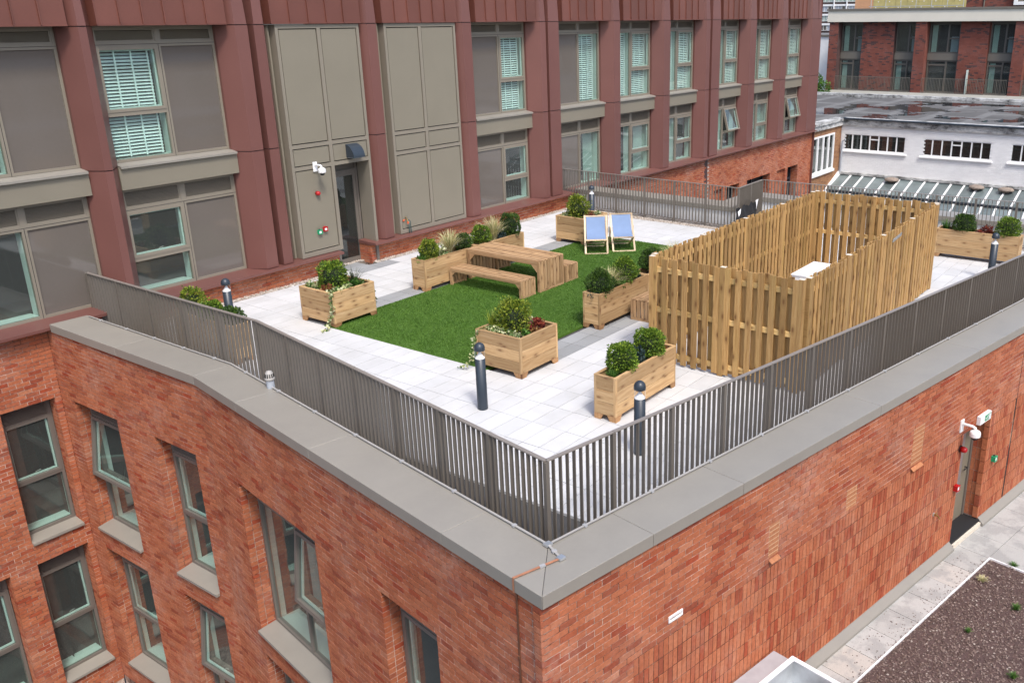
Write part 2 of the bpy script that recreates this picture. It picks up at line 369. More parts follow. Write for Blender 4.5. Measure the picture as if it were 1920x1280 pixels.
# ------------------------------------------------------------------ plan constants
V_BRICK = 16.68; V_WIN = 17.0; V_PIL = 16.57; V_LEDGE = 16.46
CO = Vector((5.28, 4.44, 0)); BE = Vector((6.60, 12.09, 0))           # outer coping corner, coping bend
DR = Vector((math.cos(rad(-10.955)), math.sin(rad(-10.955)), 0)); NR = Vector((-DR.y, DR.x, 0))
DB = (BE-CO).normalized(); NB = Vector((DB.y, -DB.x, 0))
LB = (BE-CO).length
ZC = 0.545; ZL = -2.97                                                 # coping top, lower terrace
def frame(o, y):
    y = Vector(y).normalized(); x = Vector((y.y, -y.x, 0)); o = Vector(o)
    return Matrix(((x.x, y.x, 0, o.x), (x.y, y.y, 0, o.y), (0, 0, 1, o.z), (0, 0, 0, 1)))
FF = frame((0, V_BRICK, 0), (0, 1, 0))                                 # facade: x = u
FA = frame((6.635, V_BRICK, 0), (1, 0, 0))                             # wall A: x = 16.68 - v
FB = frame(BE+NB*.035, NB)                                             # wall B: x from the bend to the corner
FR = frame(CO+NR*.035, NR)                                             # right wall: x from the corner
LA = V_BRICK-12.09
CC = .0747                                                             # brick course
def zk(z): return .40-round((.40-z)/CC)*CC

# ------------------------------------------------------------------ terrace paving
floor_pts = [(7.26, 16.52), (7.26, 11.87), (6.04, 4.98), (23.6, 1.59), (23.25, 10.84), (21.50, 10.84), (21.58, 16.52)]
EDGES = [((7.27, 16.6), (7.27, 11.86)), ((7.27, 11.86), (6.05, 5.0)), ((6.05, 4.99), (23.6, 1.60))]
def clip(poly, a, b):
    """keep what lies left of a->b"""
    out = []; n = len(poly)
    def sd(p): return (b[0]-a[0])*(p[1]-a[1])-(b[1]-a[1])*(p[0]-a[0])
    for i in range(n):
        p, q = poly[i], poly[(i+1) % n]; sp, sq = sd(p), sd(q)
        if sp >= 0: out.append(p)
        if (sp >= 0) != (sq >= 0):
            t = sp/(sp-sq); out.append((p[0]+(q[0]-p[0])*t, p[1]+(q[1]-p[1])*t))
    return out
def area(p): return abs(sum(p[i][0]*p[(i+1) % len(p)][1]-p[(i+1) % len(p)][0]*p[i][1] for i in range(len(p))))/2
def screen_area(c):
    p = px(c)
    if p is None or not (-20 < p[0] < 1940 and -20 < p[1] < 1300): return 0
    return 1/p[2]**2
PU, PV, GAP = .589, .3005, .008
slabs = []
for i in range(-7, 26):
    for j in range(-24, 27):
        u0 = 9.635+i*PU; v0 = 8.86+j*PV
        uc, vc = u0+PU/2, v0+PV/2
        if uc > 9.9 and 10.2 < uc < 19.2 and 9.58 < vc < 13.70: continue        # under the lawn
        g = GAP/2
        poly = [(u0+g, v0+g), (u0+PU-g, v0+g), (u0+PU-g, v0+PV-g), (u0+g, v0+PV-g)]
        full = poly
        for a, b in EDGES: poly = clip(poly, a, b) if poly else poly
        if not poly: continue
        poly = clip(poly, (23.6, 1.9), (23.25, 10.84)) if vc < 10.8 else clip(poly, (21.50, 10.84), (21.58, 16.5))
        poly = clip(poly, (30, 16.50 if not 13.0 < uc < 14.05 else 16.95), (0, 16.50 if not 13.0 < uc < 14.05 else 16.95)) if poly else poly
        if not poly or area(poly) < .004: continue
        grey = (10.2 < uc < 20.5 and (8.86 < vc < 9.58 or 13.70 < vc < 14.33)) or (13.0 < uc < 14.3 and vc > 16.05)
        slabs.append((poly, grey, poly == full, uc, vc))
paving = MB().prism(floor_pts, -.12, -.035).build('paving', M_ROOFDK); tag(paving, kind='structure')
order = sorted(range(len(slabs)), key=lambda k: -screen_area((slabs[k][3], slabs[k][4], 0)))
rest = {False: MB(), True: MB()}; single = 0
for k in order:
    poly, grey, full, uc, vc = slabs[k]
    dz = R.uniform(-.0012, .0012); mt = M_SLABGREY if grey else M_SLAB
    if full and single < 300:
        single += 1
        obj('paving_slab', boxmesh(PU-GAP, PV-GAP, .035, mt), None, paving, world=tr(uc, vc, -.0175+dz))
    else: rest[grey].prism(poly, -.034, dz)
for g, mb in rest.items():
    if mb.v: tag(mb.build('paving_slab', M_SLABGREY if g else M_SLAB, paving), kind='stuff')
# roof surface in the gap between paving and parapets
roof = MB().prism([(5.9, 5.0), (23.95, 1.55), (24.2, 11.4), (22.7, 11.9), (22.9, V_BRICK), (7.1, V_BRICK), (7.1, 12.0)], -.30, -.125).build('roof_deck', M_ROOFDK); tag(roof, kind='structure')

# lawn
lawn = MB().box(10.2, 19.2, 9.575, 13.715, -.03, .012).build('lawn', M_TURF); tag(lawn, kind='structure')
rng = np.random.default_rng(3)
def blades(n, x0, x1, y0, y1, z, h, wd, mat, name, parent=None, jitter=.5):
    x = rng.uniform(x0, x1, n); y = rng.uniform(y0, y1, n); a = rng.uniform(0, 6.283, n); hh = h*rng.uniform(.5, 1.1, n)
    lx = rng.normal(0, jitter, n)*hh; ly = rng.normal(0, jitter, n)*hh
    co = np.empty((n, 3, 3)); dx = np.cos(a)*wd/2; dy = np.sin(a)*wd/2
    co[:, 0] = np.stack([x-dx, y-dy, np.full(n, z)], 1); co[:, 1] = np.stack([x+dx, y+dy, np.full(n, z)], 1); co[:, 2] = np.stack([x+lx, y+ly, z+hh], 1)
    me = bpy.data.meshes.new(name); me.vertices.add(n*3); me.vertices.foreach_set('co', co.reshape(-1))
    me.loops.add(n*3); me.loops.foreach_set('vertex_index', np.arange(n*3)); me.polygons.add(n); me.polygons.foreach_set('loop_start', np.arange(0, n*3, 3)); me.polygons.foreach_set('loop_total', np.full(n, 3)); me.update(); me.validate()
    return obj(name, me, mat, parent)
tag(blades(110000, 10.21, 19.19, 9.585, 13.705, .011, .026, .014, M_TURF, 'grass_blades'), 'short green artificial grass of the roof lawn', 'grass', kind='stuff')

# scattered stones: octahedra squashed to pebbles
OCT = np.array([(1, 0, 0), (-1, 0, 0), (0, 1, 0), (0, -1, 0), (0, 0, 1), (0, 0, -1)], float)
OCF = np.array([(0, 2, 4), (2, 1, 4), (1, 3, 4), (3, 0, 4), (2, 0, 5), (1, 2, 5), (3, 1, 5), (0, 3, 5)])
def stones(pts, size, mat, name, parent=None, flat=.6, top=True):
    n = len(pts); F = OCF[:4] if top else OCF
    s = size*rng.uniform(.5, 1.25, (n, 1)); a = rng.uniform(0, 6.283, n); el = rng.uniform(.65, 1.3, (n, 1))
    p = OCT[None]*np.concatenate([s*el, s/el, s*flat], 1)[:, None, :]
    p = p+rng.normal(0, .12, p.shape)*s[:, None]
    ca, sa = np.cos(a)[:, None], np.sin(a)[:, None]
    q = np.stack([p[..., 0]*ca-p[..., 1]*sa, p[..., 0]*sa+p[..., 1]*ca, p[..., 2]], -1)+np.asarray(pts)[:, None, :]
    fi = (F[None]+(np.arange(n)*6)[:, None, None]).reshape(-1)
    me = bpy.data.meshes.new(name); me.vertices.add(n*6); me.vertices.foreach_set('co', q.reshape(-1))
    m = n*len(F); me.loops.add(m*3); me.loops.foreach_set('vertex_index', fi); me.polygons.add(m)
    me.polygons.foreach_set('loop_start', np.arange(0, m*3, 3)); me.polygons.foreach_set('loop_total', np.full(m, 3)); me.update(); me.validate()
    return obj(name, me, mat, parent)
def strip_pts(a, b, wd, n, z):
    a = np.array(a); b = np.array(b); d = b-a; L = np.hypot(*d); nn = np.array([-d[1], d[0]])/L
    t = rng.uniform(0, 1, n); s = rng.uniform(0, wd, n)
    p = a[None]+d[None]*t[:, None]+nn[None]*s[:, None]
    return np.column_stack([p, z+rng.uniform(-.012, .012, n)])
gb = MB()
gb.box(7.6, 13.0, 16.505, V_BRICK-.002, -.12, -.012); gb.box(14.02, 22.6, 16.505, V_BRICK-.002, -.12, -.012); gb.box(13.0, 14.02, 16.955, 17.1, -.12, -.012)
gb.prism([(21.50, 10.45), (22.15, 10.45), (22.15, 16.50), (21.58, 16.50)], -.12, -.014)
gb.prism([(23.25, 10.4), (23.6, 1.9), (24.0, 1.8), (23.9, 10.8), (22.17, 10.8), (22.17, 10.45), (23.2, 10.45)], -.12, -.016)
gb.prism([(6.02, 5.0), (6.42, 5.27), (7.58, 11.84), (7.58, 16.5), (7.22, 16.5), (7.22, 12.0)], -.12, -.018)
gb.prism([(6.02, 4.98), (23.3, 1.62), (23.6, 1.88), (6.43, 5.25)], -.12, -.020)
tag(gb.build('gravel_bed', M_PEBBASE), kind='structure')
pp = np.concatenate([strip_pts((7.6, 16.51), (13.0, 16.51), .16, 2600, 0), strip_pts((14.02, 16.51), (22.4, 16.51), .16, 3400, 0), strip_pts((13.02, 16.96), (14.0, 16.96), .12, 320, -.005),
                     strip_pts((22.1, 10.5), (22.1, 16.5), .58, 5600, 0), strip_pts((23.85, 2.0), (23.7, 10.5), .4, 3800, 0)])
tag(stones(pp, .024, M_PEB, 'pebbles'), 'mixed river pebbles along the edges of the paving', 'pebbles', kind='stuff')

# ------------------------------------------------------------------ brick walls
def grid_wall(mb, x0, x1, z0, z1, y0, y1, ops, F):
    xs = sorted({x0, x1, *[min(max(o[k], x0), x1) for o in ops for k in (0, 1)]}); zs = sorted({z0, z1, *[min(max(o[k], z0), z1) for o in ops for k in (2, 3)]})
    for i in range(len(xs)-1):
        col = []
        for j in range(len(zs)-1):
            xc, zc = (xs[i]+xs[i+1])/2, (zs[j]+zs[j+1])/2
            if not any(o[0] < xc < o[1] and o[2] < zc < o[3] for o in ops): 
                if col and abs(col[-1][1]-zs[j]) < 1e-6: col[-1][1] = zs[j+1]
                else: col.append([zs[j], zs[j+1]])
        for a, b in col: mb.box(xs[i], xs[i+1], y0, y1, a, b, F)
BL = .225; JT = .0115
def lay(F, x0, x1, z0, z1, ops, jambs=True, depth=.24, shift=0.0, prou=.0018):
    """running bond: list of (x0, x1, z0, z1, ydepth, yfront) in the wall's frame, openings left free, jambs turned in"""
    out = []; k0 = int(round((.40-z1)/CC)); k1 = int(round((.40-z0)/CC))
    for k in range(k0, k1):
        zt = .40-k*CC; zb = zt-CC; zm = (zt+zb)/2
        off = (k % 2)*BL/2+shift
        cuts = sorted([(o[0], o[1]) for o in ops if o[2]-1e-4 < zm < o[3]+1e-4])
        spans = []; a = x0
        for c0, c1 in cuts:
            if c0 > a: spans.append((a, c0))
            a = max(a, c1)
        if a < x1: spans.append((a, x1))
        for a, b in spans:
            n = math.floor((a-off)/BL); x = off+n*BL
            ed = [a]
            while x < b-1e-6:
                if x > a+.05 and x < b-.05: ed.append(x)
                x += BL
            ed.append(b)
            for p, q in zip(ed[:-1], ed[1:]):
                ga = JT/2 if p > a+1e-6 else 0; gb_ = JT/2 if q < b-1e-6 else 0
                dep = .10; y = R.uniform(-prou, prou)
                out.append((p+ga, q-gb_, zb+JT/2, zt-JT/2, dep, y))
        if jambs:
            for c0, c1 in cuts:
                for side, e in ((-1, c0), (1, c1)):
                    if e <= x0+1e-3 or e >= x1-1e-3: continue
                    ys = [(.11, .215), (.225, depth)] if k % 2 else [(.11, depth)]
                    for ya, yb in ys:
                        xa, xb = (e-.1, e) if side < 0 else (e, e+.1)
                        out.append((xa, xb, zb+JT/2, zt-JT/2, yb-ya, ya))
    return out
def lay_up(x0, x1, z0, z1, pu, pv, ops, y=0.0):
    out = []; nz = int(round((z1-z0)/pv)); nx = int(round((x1-x0)/pu))
    for j in range(nz):
        for i in range(nx):
            p = x0+i*pu; zt = z1-j*pv; xc = p+pu/2; zc = zt-pv/2
            if any(o[0] < xc < o[1] and o[2] < zc < o[3] for o in ops): continue
            out.append((p+.0055, p+pu-.0055, zt-pv+.007, zt-.007, .09, y+R.uniform(-.0018, .0018)))
    return out
def place_bricks(parent, F, pieces, mat, name, budget, fullsize):
    """the largest in the picture become objects, the rest one joined part"""
    sc = []
    for i, p in enumerate(pieces):
        c = F @ Vector(((p[0]+p[1])/2, p[5], (p[2]+p[3])/2)); a = screen_area(c)
        ok = abs((p[1]-p[0])-fullsize[0]) < .002 and abs((p[3]-p[2])-fullsize[1]) < .002 and p[4] < .12
        sc.append((a if ok else 0, i))
    sc.sort(reverse=True); pick = {i for a, i in sc[:budget] if a > 0}
    mb = MB()
    for i, p in enumerate(pieces):
        if i in pick:
            c = ((p[0]+p[1])/2, p[5]+p[4]/2, (p[2]+p[3])/2)
            obj(name, boxmesh(fullsize[0], .10 if p[4] > .095 else p[4], fullsize[1], mat), None, parent,
                world=F @ tr(*c, R.uniform(-.006, .006), R.uniform(-.01, .01), R.uniform(-.004, .004)))
        else: mb.box(p[0], p[1], p[5], p[5]+p[4], p[2], p[3], F, skip=('k',))
    if mb.v: tag(mb.build(name, mat, parent, fix=False), kind='stuff')
FULL = (BL-JT, CC-JT)

# windows in brick walls: (frame, x0, x1, sill, head, kind, opened)
ZH = zk(-.87); ZS = zk(-3.44); ZH2 = zk(-3.86); ZS2 = zk(-6.45)
winF = [(5.62, 6.52, ZS, ZH, 'one', 0), (5.62, 6.52, ZS2, ZH2, 'one', 0), (3.9, 5.16, ZS2, ZH2, 'one', 0), (3.2, 4.1, ZS, ZH, 'one', 0)]
winA = [(.44, 1.90, ZS, ZH, 'one', 9), (.44, 1.90, ZS2, ZH2, 'one', 0), (3.05, 4.22, ZS, ZH, 'one', 0), (3.05, 4.22, ZS2, ZH2, 'one', 8)]
winB = [(LB-6.77, LB-4.53, ZS, ZH, 'two', 7), (LB-6.77, LB-4.53, ZS2, ZH2, 'two', 0), (LB-2.97, LB-1.84, ZS, ZH, 'one', 0), (LB-2.97, LB-1.84, ZS2, ZH2, 'one', 0)]

main_building = thing('apartment_building', 'long building clad in maroon metal columns and beige panels above a red brick base', 'building', (20, 17, 0))
wing = thing('brick_wing', 'low red brick wing carrying the roof terrace, with grey metal coping', 'building', (12, 8, -3))

# facade brick: lower left, plinth, far part
far_ops = [(31.25, 32.0, -2.6, zk(-.93), ''), (32.35, 33.47, -3.2, zk(-.93)), (34.17, 36.41, -3.2, zk(-.93)), (37.13, 38.02, -2.6, zk(-.93)), (38.27, 39.40, -3.2, zk(-.93))]
door_op = (13.06, 14.0, -.1, .60)
bw = MB()
grid_wall(bw, 1.5, 6.62, -9, .46, .0055, .30, [(a-.006, b+.006, c-.006, d+.006) for a, b, c, d, *_ in winF], FF)
grid_wall(bw, 6.62, 22.6, -.3, .46, .0055, .42, [(door_op[0]-.006, door_op[1]+.006, -1, .47)], FF)
grid_wall(bw, 22.6, 40.9, -5, .46, .0055, .42, [(a-.006, b+.006, c, d+.006) for a, b, c, d, *_ in far_ops], FF)
bw.build('mortar_backing', M_MORTAR, main_building)
pieces = lay(FF, 1.5, 6.632, ZS2-.6, .4747, winF) + lay(FF, 6.66, 22.6, -.05, .4747, [door_op], depth=.40, shift=.05)
place_bricks(main_building, FF, pieces, M_BRICK, 'brick', 300, FULL)
fp = lay(FF, 22.6, 40.9, -3.6, .4747, far_ops, depth=.40) 
mb = MB()
for p in fp:
    if 30.43 < p[0] < 30.70: continue
    mb.box(p[0], p[1], p[5], p[5]+p[4], p[2], p[3], FF, skip=('k', 'b'))
for a, b, c, d in ((31.25, 32.0, -2.6, zk(-.93)), (37.13, 38.02, -2.6, zk(-.93))):      # blind recesses
    for p in lay(FF, a, b, c, d, [], jambs=False): mb.box(p[0], p[1], .11+p[5], .2, p[2], p[3], FF, skip=('k',))
tag(mb.build('brick', M_BRICK, main_building, fix=False), kind='stuff')
mb = MB()
for a, b in ((32.35, 33.47), (34.17, 36.41), (38.27, 39.40)): mb.box(a, b, .40, .44, -3.2, zk(-.93)+.01, FF)
mb.build('recess_back', M_BLACK, main_building); MB().box(30.43, 30.70, .001, .0045, -3.6, .44, FF).build('movement_joint', M_MAROONDARK, main_building)
mb = MB()
for a, b in ((32.35, 33.47), (34.17, 36.41), (38.27, 39.40)):
    mb.box(a, a+.07, .33, .39, -3.2, zk(-.93), FF); mb.box(b-.07, b, .33, .39, -3.2, zk(-.93), FF); mb.box((a+b)/2-.03, (a+b)/2+.03, .335, .385, -3.2, zk(-.93), FF); mb.box(a+.07, b-.07, .335, .385, -1.62, -1.55, FF)
mb.build('lower_door_frame', M_ANTH, main_building)

# wing walls
bw = MB()
ex = lambda L: [(a-.006, b+.006, c-.006, d+.006) for a, b, c, d, *_ in L]
DOOR = (8.80, 9.86, ZL+.10, zk(-.87))
PL0 = 1.225; PLZ1 = zk(-.85); PLZ0 = -2.83; JOINT = 10.88
grid_wall(bw, 0.008, LA+.02, -9, .395, .0055, .33, ex(winA), FA)
grid_wall(bw, 0.0, LB-.045, -9, .395, .0055, .33, ex(winB), FB)
pat = [(3.56, 3.77, -.745, -.245), (7.07, 7.40, -.82, -.20), (5.31, 5.57, -.82, -.50)]
grid_wall(bw, 0.035, 23.0, -4.2, .395, .0055, .60, [(DOOR[0]-.006, DOOR[1]+.006, DOOR[2], DOOR[3]+.006)], FR)
bw.build('mortar_backing', M_MORTAR, wing)
ub = MB(); grid_wall(ub, PL0, JOINT-.012, PLZ0, PLZ1, .0040, .0050, [(DOOR[0]-.006, DOOR[1]+.006, DOOR[2], DOOR[3]+.01)], FR); ub.box(JOINT+.012, 23, .0040, .0050, PLZ0, PLZ1, FR); ub.build('mortar_backing', M_MORTARUP, wing)
pa = [(FA, p) for p in lay(FA, .0, LA, ZS2-.5, .40, winA)]; pb = [(FB, p) for p in lay(FB, 0, LB-.035, ZS2-.5, .40, winB, shift=.03)]
vent_op = (1.76, 1.985, -.695, -.62)
rops = [DOOR+('',), (PL0, JOINT-.01, PLZ0, PLZ1), (JOINT-.012, JOINT+.012, -3, .5), (JOINT+.01, 23.0, PLZ0, PLZ1)] + pat + [vent_op]
prr = [(FR, p) for p in lay(FR, 0, 23.0, -4.0, .40, rops, jambs=False, shift=.0)]
allp = pa+pb+prr
sc = sorted(range(len(allp)), key=lambda i: -(screen_area(allp[i][0] @ Vector((allp[i][1][0], 0, allp[i][1][2]))) if abs(allp[i][1][1]-allp[i][1][0]-FULL[0]) < .002 and allp[i][1][4] < .12 else 0))
pick = set(sc[:300]); mb = MB()
for i, (F, p) in enumerate(allp):
    if i in pick:
        obj('brick', boxmesh(FULL[0], .10, FULL[1], M_BRICK), None, wing, world=F @ tr((p[0]+p[1])/2, p[5]+.05, (p[2]+p[3])/2, R.uniform(-.006, .006), R.uniform(-.01, .01), R.uniform(-.004, .004)))
    else: mb.box(p[0], p[1], p[5], p[5]+p[4], p[2], p[3], F, skip=('k',))
tag(mb.build('brick', M_BRICK, wing, fix=False), kind='stuff')
PUW = .0775; PUH = (PLZ1-PLZ0)/9
ups = lay_up(PL0, JOINT-.02, PLZ0, PLZ1, PUW, PUH, [DOOR], .0) + lay_up(JOINT+.02, 23.0, PLZ0, PLZ1, PUW, PUH, [], .0)
for a, b, c, d in [(DOOR[0]-.1, DOOR[0], 0, 0), (DOOR[1], DOOR[1]+.1, 0, 0)]:           # tiled door reveal
    for j in range(9):
        for ya in (.10, .178):
            zt = PLZ1-j*PUH; ups.append((a, b, zt-PUH+.005, zt-.005, .070, ya))
place_bricks(wing, FR, ups, M_BRICKUP, 'upright_brick', 300, (PUW-.011, PUH-.014))
# toothed-in repair patches with a little terracotta tile below
for (a, b, c, d) in pat:
    n = int((d-c)/.062); h = (d-c)/n
    for k in range(n): obj('patch_brick', boxmesh(b-a-.02, .06, h-.012, M_BRICKPALE), None, wing, world=FR @ tr((a+b)/2, .031, c+(k+.5)*h))
mb = MB()
for (a, b, c, d) in pat: mb.box(a, b, .0035, .05, c, d, FR)
mb.build('patch_mortar', M_MORTARPALE, wing)
for (a, b, c, d) in pat[:2]:
    M = FR @ tr((a+b)/2, -.020, c-.025, 0, rad(32)); obj('terracotta_tile', boxmesh(b-a-.02, .075, .012, M_BRICKPALE), None, wing, world=M)
mb = MB(); x0, x1, z0, z1 = vent_op
mb.box(x0, x0+.018, -.012, .02, z0, z1, FR); mb.box(x1-.018, x1, -.012, .02, z0, z1, FR); mb.box(x0+.018, x1-.018, -.012, .02, z1-.014, z1, FR); mb.box(x0+.018, x1-.018, -.012, .02, z0, z0+.014, FR); mb.box(x0+.018, x1-.018, 0, .02, z0+.034, z0+.044, FR)
v = mb.build('wall_vent', M_WHITE, wing); MB().box(x0+.018, x1-.018, .02, .03, z0, z1, FR).build('vent_slot', M_BLACK, v)
mb = MB(); mb.box(JOINT-.010, JOINT+.010, .004, .03, PLZ0, .4, FR).build('movement_joint', M_BLACK, wing)
# gable infill of mortar colour behind the door recess
mb = MB(); mb.box(DOOR[0]-.3, DOOR[1]+.3, .60, .64, -4.2, .39, FR).build('lobby_back', M_INT, wing)
mb = MB(); mb.box(DOOR[0]+.06, DOOR[1]-.06, .275, .320, DOOR[2]+.03, DOOR[3]-.06, FR); d = mb.build('terrace_door', M_BEIGE, wing)
mb = MB(); mb.box(DOOR[0], DOOR[0]+.055, .25, .34, DOOR[2], DOOR[3], FR); mb.box(DOOR[1]-.055, DOOR[1], .25, .34, DOOR[2], DOOR[3], FR); mb.box(DOOR[0]+.055, DOOR[1]-.055, .25, .34, DOOR[3]-.055, DOOR[3], FR); mb.build('door_frame', M_FRAMEW, d)
mb = MB(); mb.box(DOOR[0]+.62, DOOR[0]+.76, .267, .274, DOOR[2]+.55, DOOR[3]-.30, FR); mb.build('glazed_slot', M_GALV, d)
mb = MB(); mb.tube([(DOOR[1]-.16, .275, DOOR[2]+1.0), (DOOR[1]-.16, .225, DOOR[2]+1.0), (DOOR[1]-.28, .225, DOOR[2]+1.0)], .011, 8, FR); mb.build('door_handle', M_BLACK, d)
mb = MB(); mb.box(DOOR[0], DOOR[1], -.035, .27, ZL+.06, ZL+.125, FR); mb.build('door_threshold', M_BLACK, wing)
mb = MB(); mb.box(DOOR[0]+.01, DOOR[1]-.02, -.075, -.037, ZL+.005, ZL+.085, FR); mb.build('threshold_board', M_SAWN, wing)
mb = MB()
for a, b in ((0, DOOR[0]-.01), (DOOR[1]+.01, 23)):
    mb.prism([(a, -.006), (b, -.006), (b, .006), (a, .006)], PLZ0-.008, PLZ0+.004, FR)
    vs = [(a, -.004, PLZ0), (b, -.004, PLZ0), (b, -.105, ZL+.045), (a, -.105, ZL+.045), (a, -.105, ZL-.02), (b, -.105, ZL-.02), (a, .0, ZL-.02), (b, .0, ZL-.02)]
    mb.add(vs, [(0, 1, 2, 3), (3, 2, 5, 4), (0, 3, 4, 6), (1, 7, 5, 2)], FR)
mb.build('plinth_flashing', M_COPING, wing)

# ------------------------------------------------------------------ windows (local frame: x along the wall, y inwards, z up)
def rect_frame(mb, x0, x1, z0, z1, w, y0, y1, M=None):
    mb.box(x0, x0+w, y0, y1, z0, z1, M); mb.box(x1-w, x1, y0, y1, z0, z1, M)
    mb.box(x0+w, x1-w, y0, y1, z0, z0+w, M); mb.box(x0+w, x1-w, y0, y1, z1-w, z1, M)
def louvre(parent, F, x0, x1, z0, z1, y, mat, n):
    mb = MB(); h = (z1-z0)/n
    for k in range(n):
        z = z0+k*h
        mb.add([(x0, y, z), (x1, y, z), (x1, y+.040, z+h*.62), (x0, y+.040, z+h*.62), (x0, y+.003, z-.006), (x1, y+.003, z-.006), (x1, y+.043, z+h*.5), (x0, y+.043, z+h*.5)],
               [(0, 1, 2, 3), (7, 6, 5, 4), (0, 4, 5, 1), (0, 3, 7, 4), (1, 5, 6, 2)])
    o = mb.build('louvre_slats', mat, parent, world=F)
    MB().box(x0, x1, y+.045, y+.055, z0, z1).build('louvre_back', M_BLACK, parent, world=F)
def room(parent, F, x0, x1, z0, z1, y, depth=1.4, rv=.19):
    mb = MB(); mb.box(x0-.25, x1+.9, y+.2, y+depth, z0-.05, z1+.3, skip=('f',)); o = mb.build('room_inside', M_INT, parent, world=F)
    mb = MB(); mb.box(x0-.02, x0, y+.01, y+rv, z0, z1); mb.box(x1, x1+.02, y+.01, y+rv, z0, z1); mb.box(x0, x1, y+.01, y+.30, z0-.03, z0-.001); mb.box(x0, x1, y+.01, y+.19, z1+.001, z1+.02)
    mb.build('inner_reveal', M_MINT, parent, world=F)
def blind(parent, F, x0, x1, z0, z1, y, pitch=.060, tilt=38):
    mb = MB(); n = int((z1-z0)/pitch); c, s = math.cos(rad(tilt)), math.sin(rad(tilt))
    for k in range(n):
        z = z1-.05-k*pitch; h = .026
        mb.add([(x0, y-h*c, z-h*s), (x1, y-h*c, z-h*s), (x1, y+h*c, z+h*s), (x0, y+h*c, z+h*s)], [(0, 1, 2, 3)])
        mb.add([(x0, y-h*c, z-h*s-.003), (x1, y-h*c, z-h*s-.003), (x1, y+h*c, z+h*s-.003), (x0, y+h*c, z+h*s-.003)], [(3, 2, 1, 0)])
    mb.box(x0, x1, y-.03, y+.03, z1-.04, z1)
    m = 4
    for k in range(m):
        xx = x0+(x1-x0)*(k+.12)/(m-.76+.0)
        if xx < x1: mb.box(xx-.016, xx+.016, y-.031, y-.029, z0, z1-.04)
    tag(mb.build('venetian_blind', M_BLIND, parent, world=F, fix=False), kind='stuff')
def curtain(parent, F, x0, x1, z0, z1, y):
    mb = MB(); n = 14; pts = []
    for k in range(n+1):
        x = x0+(x1-x0)*k/n; pts.append((x, y+.03*math.sin(k*2.1)))
    vs = [(a, b, z0) for a, b in pts]+[(a, b, z1) for a, b in pts]
    mb.add(vs, [(k, k+1, n+2+k, n+1+k) for k in range(n)]); mb.build('curtain', M_CURTAIN, parent, world=F, smooth=True)
def sash(parent, F, x0, x1, z0, z1, y, mat, opened=0.0, handle=True, glass=None):
    """glazed leaf hung from its top edge"""
    M = F @ Matrix.Translation((0, y, z1)) @ Matrix.Rotation(rad(-opened), 4, 'X') @ Matrix.Translation((0, 0, -z1))
    if not opened: M = F @ Matrix.Translation((0, y, 0))
    mb = MB(); rect_frame(mb, x0, x1, z0, z1, .055, -.03 if opened else -.012, .045); o = mb.build('sash', mat, parent, world=M)
    MB().box(x0+.055, x1-.055, .012, .018, z0+.055, z1-.055).build('pane', glass or M_GLASS, parent, world=M)
    mb = MB(); rect_frame(mb, x0+.05, x1-.05, z0+.05, z1-.05, .03, .046, .075); mb.build('inner_sash', M_MINT, parent, world=M)
    if handle:
        xm = (x0+x1)/2; mb = MB(); mb.tube([(xm, .05, z0+.07), (xm, .10, z0+.085), (xm+.09, .10, z0+.10)], .009, 6); mb.build('window_handle', M_TAPE, parent, world=M)
def brick_window(parent, F, spec, yf=.235):
    x0, x1, zs, zh, kind, opened = spec
    ins = .012; a, b = x0+ins, x1-ins; zt = zh-.02; lv = .30
    mb = MB(); rect_frame(mb, a, b, zs+.055, zt, .05, yf, yf+.075)
    mb.box(a+.05, b-.05, yf, yf+.075, zt-lv-.045, zt-lv)                           # transom under the louvre band
    xm = a+(b-a)*.53; cols = [(a+.05, b-.05)]
    if kind == 'two':
        mb.box(xm-.03, xm+.03, yf, yf+.075, zs+.105, zt-lv-.045); cols = [(a+.05, xm-.03), (xm+.03, b-.05)]
    zm = zs+.105+(zt-lv-.045-zs-.105)*.46
    cs = cols[-1]; mb.box(cs[0], cs[1], yf, yf+.075, zm-.03, zm+.03)
    wn = mb.build('window', M_FRAMEW, parent, world=F)
    MB().box(a+.05, b-.05, yf+.01, yf+.03, zt-lv, zt-.05).build('louvre_panel', M_FRAMEW, wn, world=F)
    louvre(wn, F, a+.09, b-.09, zt-lv+.03, zt-.08, yf-.028, M_FRAMEW, 8)
    room(wn, F, a+.02, b-.02, zs+.08, zt-lv, yf+.08, rv=.09)
    if kind == 'two': 
        MB().box(cols[0][0], cols[0][1], yf+.03, yf+.036, zs+.105, zt-lv-.045).build('pane', M_GLASS, wn, world=F)
        curtain(wn, F, cols[0][0]+.3, cols[0][0]+.62, zs+.1, zt-lv, yf+.5)
    sash(wn, F, cs[0]-.012, cs[1]+.012, zm+.02, zt-lv-.03, yf+.0, M_FRAMEW, opened)
    MB().box(cs[0], cs[1], yf+.03, yf+.036, zs+.105, zm-.03).build('pane', M_GLASS, wn, world=F)
    mb = MB(); sx0, sx1 = x0+.004, x1-.004
    vs = [(sx0, -.06, zs+.012), (sx1, -.06, zs+.012), (sx1, yf+.03, zs+.058), (sx0, yf+.03, zs+.058), (sx0, -.06, zs-.035), (sx1, -.06, zs-.035), (sx1, yf+.03, zs+.004), (sx0, yf+.03, zs+.004)]
    mb.add(vs, [(0, 1, 2, 3), (0, 4, 5, 1), (0, 3, 7, 4), (1, 5, 6, 2), (4, 7, 6, 5)]); mb.build('sill', M_COPING, wn, world=F)
for s in winF: brick_window(main_building, FF, s)
for s in winA: brick_window(wing, FA, s)
for s in winB: brick_window(wing, FB, s)

